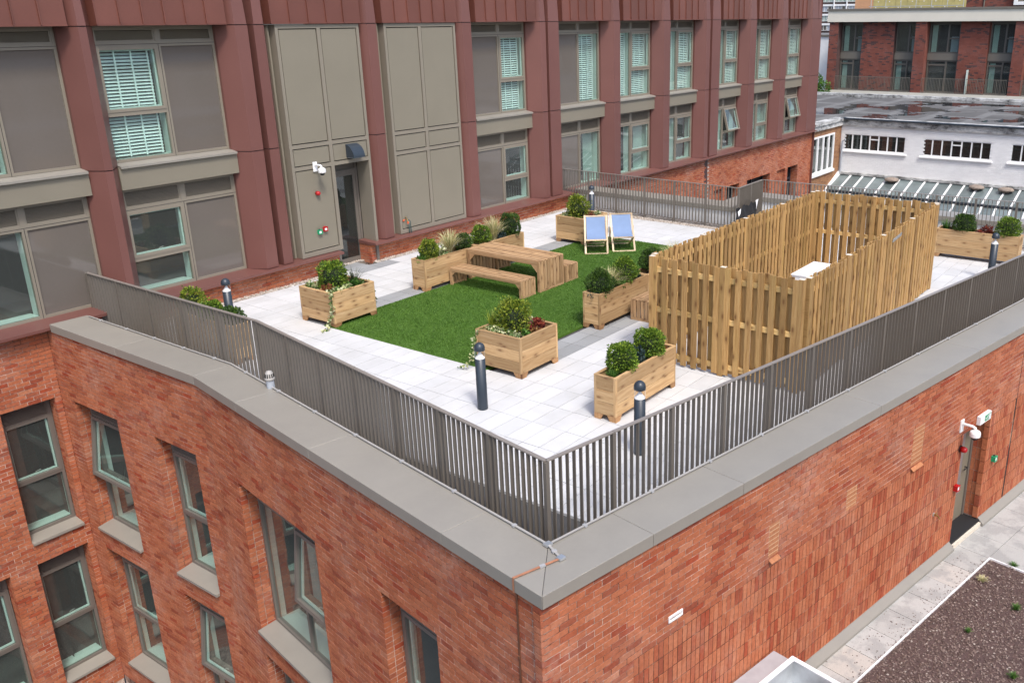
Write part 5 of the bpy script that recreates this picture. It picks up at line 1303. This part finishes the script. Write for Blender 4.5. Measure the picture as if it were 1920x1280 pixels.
# roof hatch
hz = -2.15; rh = thing('roof_hatch', 'galvanised steel roof hatch with open upstand and grey lid at the bottom edge', 'roof hatch', RW(3.0, -.7).to_tuple()[:2]+(ZL,))
mb = MB(); quadR(mb, 1.9, 3.76, -.27, -.03, hz-.62, hz-.015); mb.build('lead_flashing', plain('grey_felt', (.36, .34, .345), .75, var=.08, scale=6), rh)
mb = MB()
for a in ((1.9, 3.80, -.315, -.285), (1.9, 3.80, -1.60, -1.57), (3.77, 3.80, -1.57, -.315), (1.9, 1.93, -1.57, -.315)): quadR(mb, *a, ZL, hz)
mb.build('upstand', M_GALV, rh)
mb = MB()
for a in ((1.88, 3.82, -.335, -.270), (3.76, 3.82, -1.62, -.335), (1.88, 3.76, -1.62, -1.565), (1.88, 1.94, -1.565, -.335)): quadR(mb, *a, hz, hz+.012)
mb.build('rim', M_STEELWHITE, rh)
mb = MB()
for a in ((2.2, 3.56, -.60, -.50), (2.2, 3.56, -1.40, -1.30), (3.46, 3.56, -1.30, -.60), (2.2, 2.3, -1.30, -.60)): quadR(mb, *a, hz-.34, hz-.20)
mb.build('inner_frame', M_STEELWHITE, rh)
mb = MB(); quadR(mb, 2.3, 3.46, -1.3, -.60, hz-.24, hz-.23); mb.build('pane', M_GREYGLASS, rh)
mb = MB(); quadR(mb, 1.93, 3.77, -1.57, -.315, hz-.42, hz-.34); mb.build('inner_tray', M_GALV, rh)
mb = MB(); quadR(mb, 3.30, 3.62, -.98, -.86, hz-.21, hz-.10); quadR(mb, 3.60, 3.72, -1.0, -.84, hz-.34, hz-.06); mb.build('actuator_arm', M_STEELWHITE, rh)

# ------------------------------------------------------------------ background: painted brick workshop with glass roof
wk = thing('painted_workshop', 'white painted brick workshop with flat wet roof and rows of dark windows', 'building', (50, 8, -6))
UW = 44.70
M_PAINT = plain('white_painted_brick', (.80, .80, .79), .7, var=.035, scale=1.2, rv=.035)
def weather_mat():
    m, t, b = newmat('weathered_concrete_band'); P = pos(t); n = noise(t, mapping(t, P, (1, 1, 2.2)), 1.6, 6, .75)
    c = ramp(t, n, [(.36, (.06, .058, .055)), (.46, (.30, .30, .29)), (.60, (.58, .58, .56))]); t.links.new(c, b.inputs['Base Color']); setb(b, .9); return m
M_WEATHER = weather_mat()
wins = [(13.40, 16.53, -.86, -.05, 7), (9.41, 12.57, -.88, -.06, 7), (5.4, 8.56, -.88, -.06, 7), (1.4, 4.5, -.88, -.06, 7)]
FW_ = frame((UW, 0, 0), (1, 0, 0))                          # x = -v
wops = [(-b, -a, c, d) for a, b, c, d, n in wins]
mb = MB(); grid_wall(mb, -16.68, 12, -6, .36, .012, .3, wops, FW_); mb.build('wall', M_MORTARPALE if False else M_PAINT, wk)
def lay2(F, x0, x1, z0, z1, ops, c=.085, bl=.24):
    mb = MB(); k = 0; z = z1
    while z > z0:
        off = (k % 2)*bl/2; x = x0-off
        while x < x1:
            a, b = max(x, x0), min(x+bl, x1); zm = z-c/2
            if b-a > .03 and not any(o[0] < (a+b)/2 < o[1] and o[2] < zm < o[3] for o in ops): mb.box(a+.004, b-.004, R.uniform(-.004, .004), .05, z-c+.006, z-.004, F, skip=('k', 'b'))
            x += bl
        z -= c; k += 1
    return mb
tag(lay2(FW_, -16.66, 2.0, -2.1, .36, wops).build('painted_brick', M_PAINT, wk, fix=False), kind='stuff')
for a, b, c, d, n in wins:
    mb = MB(); rect_frame(mb, -b, -a, c, d, .05, .03, .10); wd = (b-a)/n
    for k in range(1, n): mb.box(-b+wd*k-.028, -b+wd*k+.028, .03, .10, c+.05, d-.05)
    mb.box(-b+wd*3+.03, -b+wd*4-.03, .02, .09, d-.26, d-.21)
    wo = mb.build('window', M_WHITE, wk, world=FW_)
    for k in range(n): MB().box(-b+wd*k+.03, -b+wd*(k+1)-.03, .07, .075, c+.05, d-.05).build('pane', M_GLASSDK, wo, world=FW_)
    MB().box(-b, -a, .11, .8, c, d, skip=('f',)).build('room_inside', M_INT, wo, world=FW_)
    MB().box(-b+.1, -a-.1, .3, .31, d-.3, d-.06).build('roller_blind', M_TAPE, wo, world=FW_)
    mb = MB(); mb.add([(-b-.10, -.09, c-.05), (-a+.10, -.09, c-.05), (-a+.10, .03, c-.005), (-b-.10, .03, c-.005), (-b-.10, -.09, c-.10), (-a+.10, -.09, c-.10), (-a+.10, .03, c-.10), (-b-.10, .03, c-.10)], [(0, 1, 2, 3), (0, 4, 5, 1), (0, 3, 7, 4), (1, 5, 6, 2), (4, 7, 6, 5)]); mb.build('sill', M_WHITE, wo, world=FW_)
# brown brick flank with the tall white window
FK = frame((0, V_BRICK, 0), (0, 1, 0)); ko = [(41.0, 43.78, -1.72, .08)]
mb = MB(); grid_wall(mb, 40.93, UW, -6, .36, .012, .3, ko, FK); mb.build('flank_mortar', M_MORTAR, wk)
tag(lay2(FK, 40.93, UW, -3.2, .36, ko, .077, .235).build('brown_brick', M_BRICKBROWN, wk, fix=False), kind='stuff')
a, b, c, d = ko[0]; mb = MB(); rect_frame(mb, a, b, c, d, .09, -.03, .06); wd = (b-a)/4
for k in range(1, 4): mb.box(a+wd*k-.06, a+wd*k+.06, -.03, .06, c+.09, d-.09)
mb.box(a-.05, b+.06, -.10, -.03, c-.10, c+.02); wo = mb.build('window', M_WHITE, wk, world=FK)
for k in range(4): MB().box(a+wd*k+.06, a+wd*(k+1)-.06, .03, .035, c+.09, d-.09).build('pane', M_GLASSDK, wo, world=FK)
MB().box(a, b, .06, .9, c, d, skip=('f',)).build('room_inside', M_INT, wo, world=FK); MB().box(a+.1, b-.1, .2, .21, c+.1, -.65).build('half_blind', M_TAPE, wo, world=FK)
# parapet band and flat roof with puddles
mb = MB()
for x0, x1, z0, z1, y0 in ((-16.7, 12, .36, .60, -.10), (-16.7, 12, .60, .72, -.16)): mb.box(x0, x1, y0, .35, z0, z1, FW_)
mb.box(40.93, UW+.10, -.10, .4, .36, .60, FK); mb.box(40.93, UW+.16, -.16, .4, .60, .72, FK); mb.build('parapet_band', M_WEATHER, wk)
mb = MB(); mb.tube([(-16.7, -.19, .70), (12, -.19, .66)], .045, 8, FW_); mb.build('gutter', M_ANTH, wk)
def roof_mat():
    m, t, b = newmat('wet_flat_roof'); P = pos(t)
    n = noise(t, mapping(t, P, (.9, 1.0, 1)), .30, 5, .62); n2 = noise(t, mapping(t, P, (1, .35, 1)), 1.2, 5, .7)
    pud = ramp(t, n, [(.53, (0, 0, 0)), (.545, (1, 1, 1))])
    c = ramp(t, n2, [(.25, (.060, .056, .050)), (.5, (.098, .093, .085)), (.62, (.135, .13, .12)), (.72, (.24, .235, .22))])
    bv = N(t, 'TexBrick'); bv.inputs['Scale'].default_value = .11; t.links.new(P, bv.inputs['Vector']); bv.inputs['Mortar Size'].default_value = .03
    c = mixc(t, math_(t, 'MULTIPLY', bv.outputs['Fac'], .25), c, (.30, .30, .29))
    c = mixc(t, pud, c, (.035, .034, .034)); t.links.new(c, b.inputs['Base Color'])
    t.links.new(ramp(t, pud, [(0, (.85,)*3), (1, (.02,)*3)]), b.inputs['Roughness'])
    return m
mb = MB(); mb.box(UW+.2, 60.5, -16, 30, .2, .50); mb.box(40.93, UW+.2, V_BRICK+.3, 30, .2, .50); mb.build('flat_roof', roof_mat(), wk)
mb = MB(); mb.box(60.3, 60.7, -16, 30, .50, .66); mb.build('rear_kerb', M_WEATHER, wk)
mb = MB(); mb.tube([(UW-.14, V_BRICK-.30, -.35), (UW-.14, V_BRICK-.16, -.42), (UW-.12, V_BRICK-.13, -1.0), (UW-.12, V_BRICK-.13, -2.05)], .05, 8); mb.build('drainpipe', M_PVC, wk)
# lean-to glass roof
gr = thing('glass_roof', 'lean-to glass roof with white glazing bars in front of the painted workshop', 'glass roof', (43.5, 10, -3))
UE, ZE0, ZE1 = 42.95, -2.08, -2.60; pit = .62
M_RGLASS = plain('dusty_roof_glass', (.135, .165, .165), .18, var=.25, scale=1.2, spec=.6, rv=.25)
nb = 32; v1 = V_BRICK-.1
sm = math.atan2(ZE0-ZE1, UW-UE)
for k in range(nb):
    va = v1-pit*k
    bar('glazing_bar', gr, (UW-.02-43.5, va-10, ZE0+3), (UE-43.5, va-10, ZE1+3), .085, .04, M_WHITE)
    m = MB(); m.add([(UW-.02, va-.045, ZE0-.01), (UE+.0, va-.045, ZE1-.01), (UE, va-pit+.045, ZE1-.01), (UW-.02, va-pit+.045, ZE0-.01)], [(0, 1, 2, 3)]); m.build('glass_pane', M_RGLASS, gr, fix=False)
    bar('front_bar', gr, (UE+.02-43.5, va-10, ZE1-.10+3), (UE-.75-43.5, va-10, -3.15+3), .085, .04, M_WHITE, up=(-1, 0, 0))
    m = MB(); m.add([(UE+.02, va-.045, ZE1-.11), (UE-.75, va-.045, -3.16), (UE-.75, va-pit+.045, -3.16), (UE+.02, va-pit+.045, ZE1-.11)], [(0, 1, 2, 3)]); m.build('front_pane', M_RGLASS, gr, fix=False)
mb = MB(); mb.box(UE-.07, UE+.03, v1-nb*pit, v1+.05, ZE1-.08, ZE1-.02); mb.build('eaves_gutter', M_ANTH, gr)
mb = MB(); mb.box(UE-.95, UE-.7, v1-nb*pit, v1+.05, -3.32, -3.17); mb.box(UE-.9, UE-.75, v1-nb*pit, v1, -6, -3.32); mb.build('front_wall', M_MEMB, gr)
mb = MB(); mb.box(UW-.16, UW-.01, v1-nb*pit, v1+.1, ZE0+.0, ZE0+.12); mb.build('top_flashing', M_WEATHER, gr)
bar('verge_board', gr, (UW-43.5, V_BRICK-.06-10, ZE0+.10+3), (UE-.9-43.5, V_BRICK-.06-10, -3.05+3), .10, .14, M_WHITE)
M_VENT = plain('brown_vent_cowl', (.26, .21, .17), .8, var=.25, scale=10)
for i, v in enumerate((13.75, 9.75, 8.45)):
    t = thing('roof_vent', ['oval brown vent cowl on the glass roof, left of the other two', 'oval brown vent cowl on the glass roof, middle one', 'oval brown vent cowl on the glass roof, rightmost'][i], 'roof vent', (44.2, v, -2.16), 0, 'vent cowls on the glass roof')
    m = MB(); m.lathe([(.0, -.05), (.12, -.05), (.12, .02), (.27, .03), (.29, .08), (.24, .15), (.12, .19), (0, .20)], 20); m.build('cowl', M_VENT, t, local=Matrix.Diagonal((1.0, 1.25, 1, 1)), smooth=True)

# ------------------------------------------------------------------ background: apartments
ap = thing('brick_apartments', 'dark red brick apartment block with cream bands, tall windows and balcony rails', 'building', (78, 15, 0))
UA = 74.0; FAp = frame((UA, 0, 0), (1, 0, 0))                # x = -v
M_CREAM = plain('cream_cladding', (.66, .62, .52), .6, var=.03, scale=1)
M_SPAN = plain('bronze_spandrel', (.15, .135, .11), .5, var=.05)
M_APFR = plain('bronze_window_frame', (.10, .09, .075), .45, var=.05)
bayset = []; 
pat0 = [(29.27, 28.50, 'p'), (28.50, 26.62, 'w'), (26.62, 24.0, 'b'), (24.0, 22.26, 'w'), (22.26, 21.40, 'p'), (21.40, 18.97, 'w'), (18.97, 16.88, 'b'), (16.88, 15.0, 'w'), (15.0, 14.15, 'p'), (14.15, 12.0, 'w'), (12.0, 9.8, 'b'), (9.8, 8.0, 'w'), (8.0, 7.2, 'p'), (7.2, -6, 'b')]
mb = MB(); mbp = MB(); wcount = 0
for v0, v1_, k in pat0:
    x0, x1 = -v0, -v1_
    if k == 'p': mbp.append if False else None; tag(lay2(FAp, x0, x1, -.18, 5.14, [], .10, .30).build('pier_brick', M_BRICKDARK, ap, fix=False), kind='stuff'); mb.box(x0, x1, .03, .95, -.18, 5.14, FAp)
    elif k == 'b': tag(lay2(FAp @ Matrix.Translation((0, .42, 0)), x0, x1, -.18, 5.14, [], .10, .30).build('panel_brick', M_BRICKDARK, ap, fix=False), kind='stuff'); mb.box(x0, x1, .45, .95, -.18, 5.14, FAp)
    else:
        for za, zb in ((2.78, 5.0), (-.16, 2.28)):
            m = MB(); a, b = x0+.05, x1-.05; rect_frame(m, a, b, za, zb, .10, .78, .90); xm = a+(b-a)*.62
            m.box(xm-.06, xm+.06, .78, .90, za+.1, zb-.1); zm = za+(zb-za)*.5
            if za > 1: m.box(xm+.06, b-.1, .78, .90, zm-.06, zm+.06)
            else: m.box(a+.1, xm-.06, .78, .90, zb-.42, zb-.30)
            wo = m.build('window', M_APFR, ap, world=FAp)
            for p, q in ((a+.1, xm-.06), (xm+.06, b-.1)): MB().box(p, q, .86, .87, za+.1, zb-.1).build('pane', M_GLASS, wo, world=FAp)
            MB().box(a, b, .91, 2.2, za, zb, skip=('f',)).build('room_inside', M_INT, wo, world=FAp)
            wcount += 1
            if wcount % 2: MB().box(xm+.1, b-.15, 1.3, 1.32, za+.1, za+(zb-za)*.55).build('pane_reflection', M_PVC, wo, world=FAp)  # pale panel stands in for the grey reflection low in the pane
            if wcount % 3: MB().box(a+.15, a+.55, 1.0, 1.02, za+.1, zb-.15).build('curtain', M_CURTAIN, wo, world=FAp)
        MB().box(x0+.03, x1-.03, .74, .93, 2.28, 2.78, FAp).build('spandrel', M_SPAN, ap)
        MB().box(x0-.02, x1+.02, .72, .95, 5.0, 5.14, FAp).build('head_panel', M_APFR, ap)
mb.build('wall', M_BRICKDARK, ap)
mb = MB(); mb.box(-29.42, 12, -.12, 12, 5.14, 5.99, FAp); mb.box(-29.32, 12, -.05, 12, -.58, -.18, FAp); mb.build('cream_band', M_CREAM, ap)
mb = MB(); mb.box(-29.5, 12, -.2, 12, 5.99, 6.14, FAp); mb.build('roof_edge', M_SPAN, ap)
mb = MB(); mb.box(-29.27, -29.2, .95, 12, -8, 5.14, FAp); mb.box(-29.2, 12, 1.6, 1.7, -8, -.58, FAp); mb.build('side_wall', M_BRICKDARK, ap)
mb = MB()
for a, b in ((28.5, 22.35), (21.42, 15.1), (14.1, 8.1)): mb.box(-a, -b, -.02, .03, -.19, -.13, FAp)
mb.build('balcony_edge', M_SPAN, ap)
for a, b in ((28.52, 22.35), (21.42, 15.12), (14.12, 8.1)):
    m = MB(); m.box(-a, -b, -.005, .035, .92, .96); m.box(-a, -b, 0, .03, -.10, -.07)
    n = int((a-b)/.115)
    for k in range(n+1): 
        x = -a+(a-b)*k/n; wd = .022 if k % 12 == 0 else .010; m.box(x-wd, x+wd, 0, .03, -.07, .92)
    m.build('balcony_rail', M_SPAN, ap, world=FAp)
MB().box(-18.09, -18.05, -.05, .80, -.14, 1.62, FAp).build('balcony_screen', plain('frosted_screen', (.55, .66, .62), .3), ap)

# further off: tower, pale block, scaffolded and red houses, a tree
tw = thing('tower_block', 'dark tower block with white floor bands far behind the maroon facade', 'building', (292, 112, 0))
FT = frame((290, 0, 0), (1, 0, 0)); M_TWB = plain('brown_tower_panel', (.065, .040, .034), .7, var=.1)
MB().box(-118.5, -104, .3, 14, -20, 26, FT).build('body', M_TWB, tw)
for k in range(9):
    z = 1.6+2.86*k
    MB().box(-118.5, -104.2, -.1, .28, z+1.72, z+2.25, FT).build('floor_band', M_WHITE, tw)
    for j in range(6):
        x = -117.9+2.28*j; m = MB(); rect_frame(m, x, x+2.1, z+.05, z+1.66, .08, .1, .28, FT); m.box(x+1.0, x+1.1, .1, .28, z+.13, z+1.58, FT); wo = m.build('window', M_WHITE, tw)
        MB().box(x+.08, x+2.02, .2, .22, z+.13, z+1.58, FT).build('pane', [M_GREYGLASS, M_CURTAIN, M_PVC, M_CURTAIN][(j*2+k) % 4], wo)
m = MB()
for x in (-118.6, -113.8, -109.6, -105.2): m.box(x, x+.35, -.35, -.11, -20, 26, FT)
m.build('vertical_fin', M_WHITE, tw); MB().box(-119.6, -118.7, -.6, .3, -20, 26, FT).build('corner_duct', M_MEMB, tw)
pb2 = thing('pale_block', 'plain pale rendered block between maroon facade and brick apartments', 'building', (82, 33, 0))
MB().box(80, 90, 30.2, 40, -10, 3.9).build('wall', M_MEMB, pb2); MB().box(79.9, 90.1, 30.1, 40.1, 3.9, 4.06).build('roof_edge', M_SPAN, pb2)
hs = thing('scaffolded_house', 'unfinished building with yellow insulation and scaffold poles above the apartments', 'building', (97, 28, 0))
FH = frame((95, 0, 0), (1, 0, 0)); M_INSUL = plain('yellow_insulation', (.47, .40, .16), .9, var=.15, scale=2, bmp=.3); M_PEACH = plain('peach_render', (.56, .30, .16), .8, var=.06)
MB().box(-35.0, -33.1, 0, 8, -4, 13, FH).build('peach_wall', M_PEACH, hs)
for k in range(8):
    for j in range(5): MB().box(-33.08+1.14*k, -33.08+1.14*k+1.12, .0, .2, 6.2+1.22*j, 6.2+1.22*j+1.20, FH).build('insulation_board', M_INSUL, hs)
MB().box(-33.08, -24.0, .2, 8, -4, 13, FH).build('wall', M_TWB, hs)
m = MB()
for k in range(7): m.tube([(-33+1.5*k, -.9, -4), (-33+1.5*k, -.9, 13)], .035, 6, FH)
for z in (6.5, 8.4): m.tube([(-33.2, -.9, z), (-24, -.9, z)], .03, 6, FH)
m.build('scaffold_pole', M_GALV, hs)
m = MB(); 
for k in range(8):
    for j in range(6): m.cbox((-32.8+1.14*k+.22*(j % 3), -.01, 6.4+.55*j), (.09, .03, .09), FH)
m.build('fixing_disc', M_WHITE, hs)
rh2 = thing('red_brick_house', 'red brick gable behind the roof edge, far right', 'building', (98, 18, 0))
tag(lay2(FH, -24.0, -19.6, 5.6, 9.5, [], .11, .33).build('brick', M_BRICKDARK, rh2, fix=False), kind='stuff'); MB().box(-24, -12, .04, 8, -4, 13, FH).build('wall', M_BRICKDARK, rh2)
MB().tube([(-22.35, -.08, 5), (-22.2, -.08, 13)], .06, 8, FH).build('downpipe', M_SPAN, rh2)
m = MB(); rect_frame(m, -19.6, -12.5, 6.45, 9.5, .3, -.5, -.1, FH); wo = m.build('bay_window', M_WHITE, rh2); MB().box(-19.3, -12.8, -.3, -.28, 6.75, 9.2, FH).build('pane', M_GREYGLASS, wo)
tr_ = thing('tree', 'green leafy tree beside the pale block behind the flat roof', 'tree', (72.5, 29.4, -3))
MB().tube([(72.5, 29.4, -6), (72.5, 29.4, -1)], .12, 8, r2=.07).tube([(72.5, 29.4, -2), (72.1, 29.0, .2)], .05, 6).tube([(72.5, 29.4, -1.6), (72.9, 29.9, .3)], .05, 6).build('trunk', M_TWB, tr_)
d = rng.normal(size=(2600, 3)); d /= np.linalg.norm(d, axis=1)[:, None]; cl = np.array([(0, 0, 0), (.2, .7, .3), (-.2, -.6, .5), (.1, .2, 1.0), (0, 1.2, -.3), (0, -.2, -.6)])
ck = rng.integers(0, 6, 2600); p = np.array([72.5, 29.4, -.5])+cl[ck]*1.0+d*(.62*rng.uniform(.6, 1.05, (2600, 1)))
v_, f_ = leafmesh(p, d+rng.normal(0, .6, d.shape), .16, .7); me = bpy.data.meshes.new('crown'); me.from_pydata(v_.tolist(), [], f_); obj('crown', me, G_TREE, tr_)

# the building behind the viewpoint, seen only as a reflection in the facade's glass
bb = thing('rear_building', 'white banded brick building behind the viewpoint, mirrored in the upper grey panes', 'building', (15, -19, -12))
m = MB(); m.box(-40, 75, -24, -18.3, -12, 5.2); m.build('wall', M_BRICKDARK, bb)
m = MB()
for z in (-6.2, -3.0, .2, 3.3): m.box(-40, 75, -18.3, -18.1, z, z+.5)
m.box(-40, 75, -18.5, -17.9, 5.2, 5.9); m.build('white_band', M_MEMB, bb)
for k in range(26):
    for z in (-5.4, -2.2, 1.0):
        x = -38+4.3*k; fm = MB(); rect_frame(fm, 0, 1, 0, 1, .06, 0, .1, Matrix.Translation((x, -18.2, z)) @ Matrix.Diagonal((2.4, 1, 1.7, 1))); wo = fm.build('window', M_WHITE, bb)
        obj('pane', boxmesh(2.2, .02, 1.5, M_GREYGLASS), None, wo, world=tr(x+1.2, -18.22, z+.85))

# ground far below
mb = MB(); mb.box(-300, 700, -400, 500, -12.5, -12.0); tag(mb.build('ground', plain('asphalt', (.06, .06, .06), .9, var=.15, scale=.4)), kind='structure')
SC.cycles.max_bounces = 8; SC.cycles.transparent_max_bounces = 12
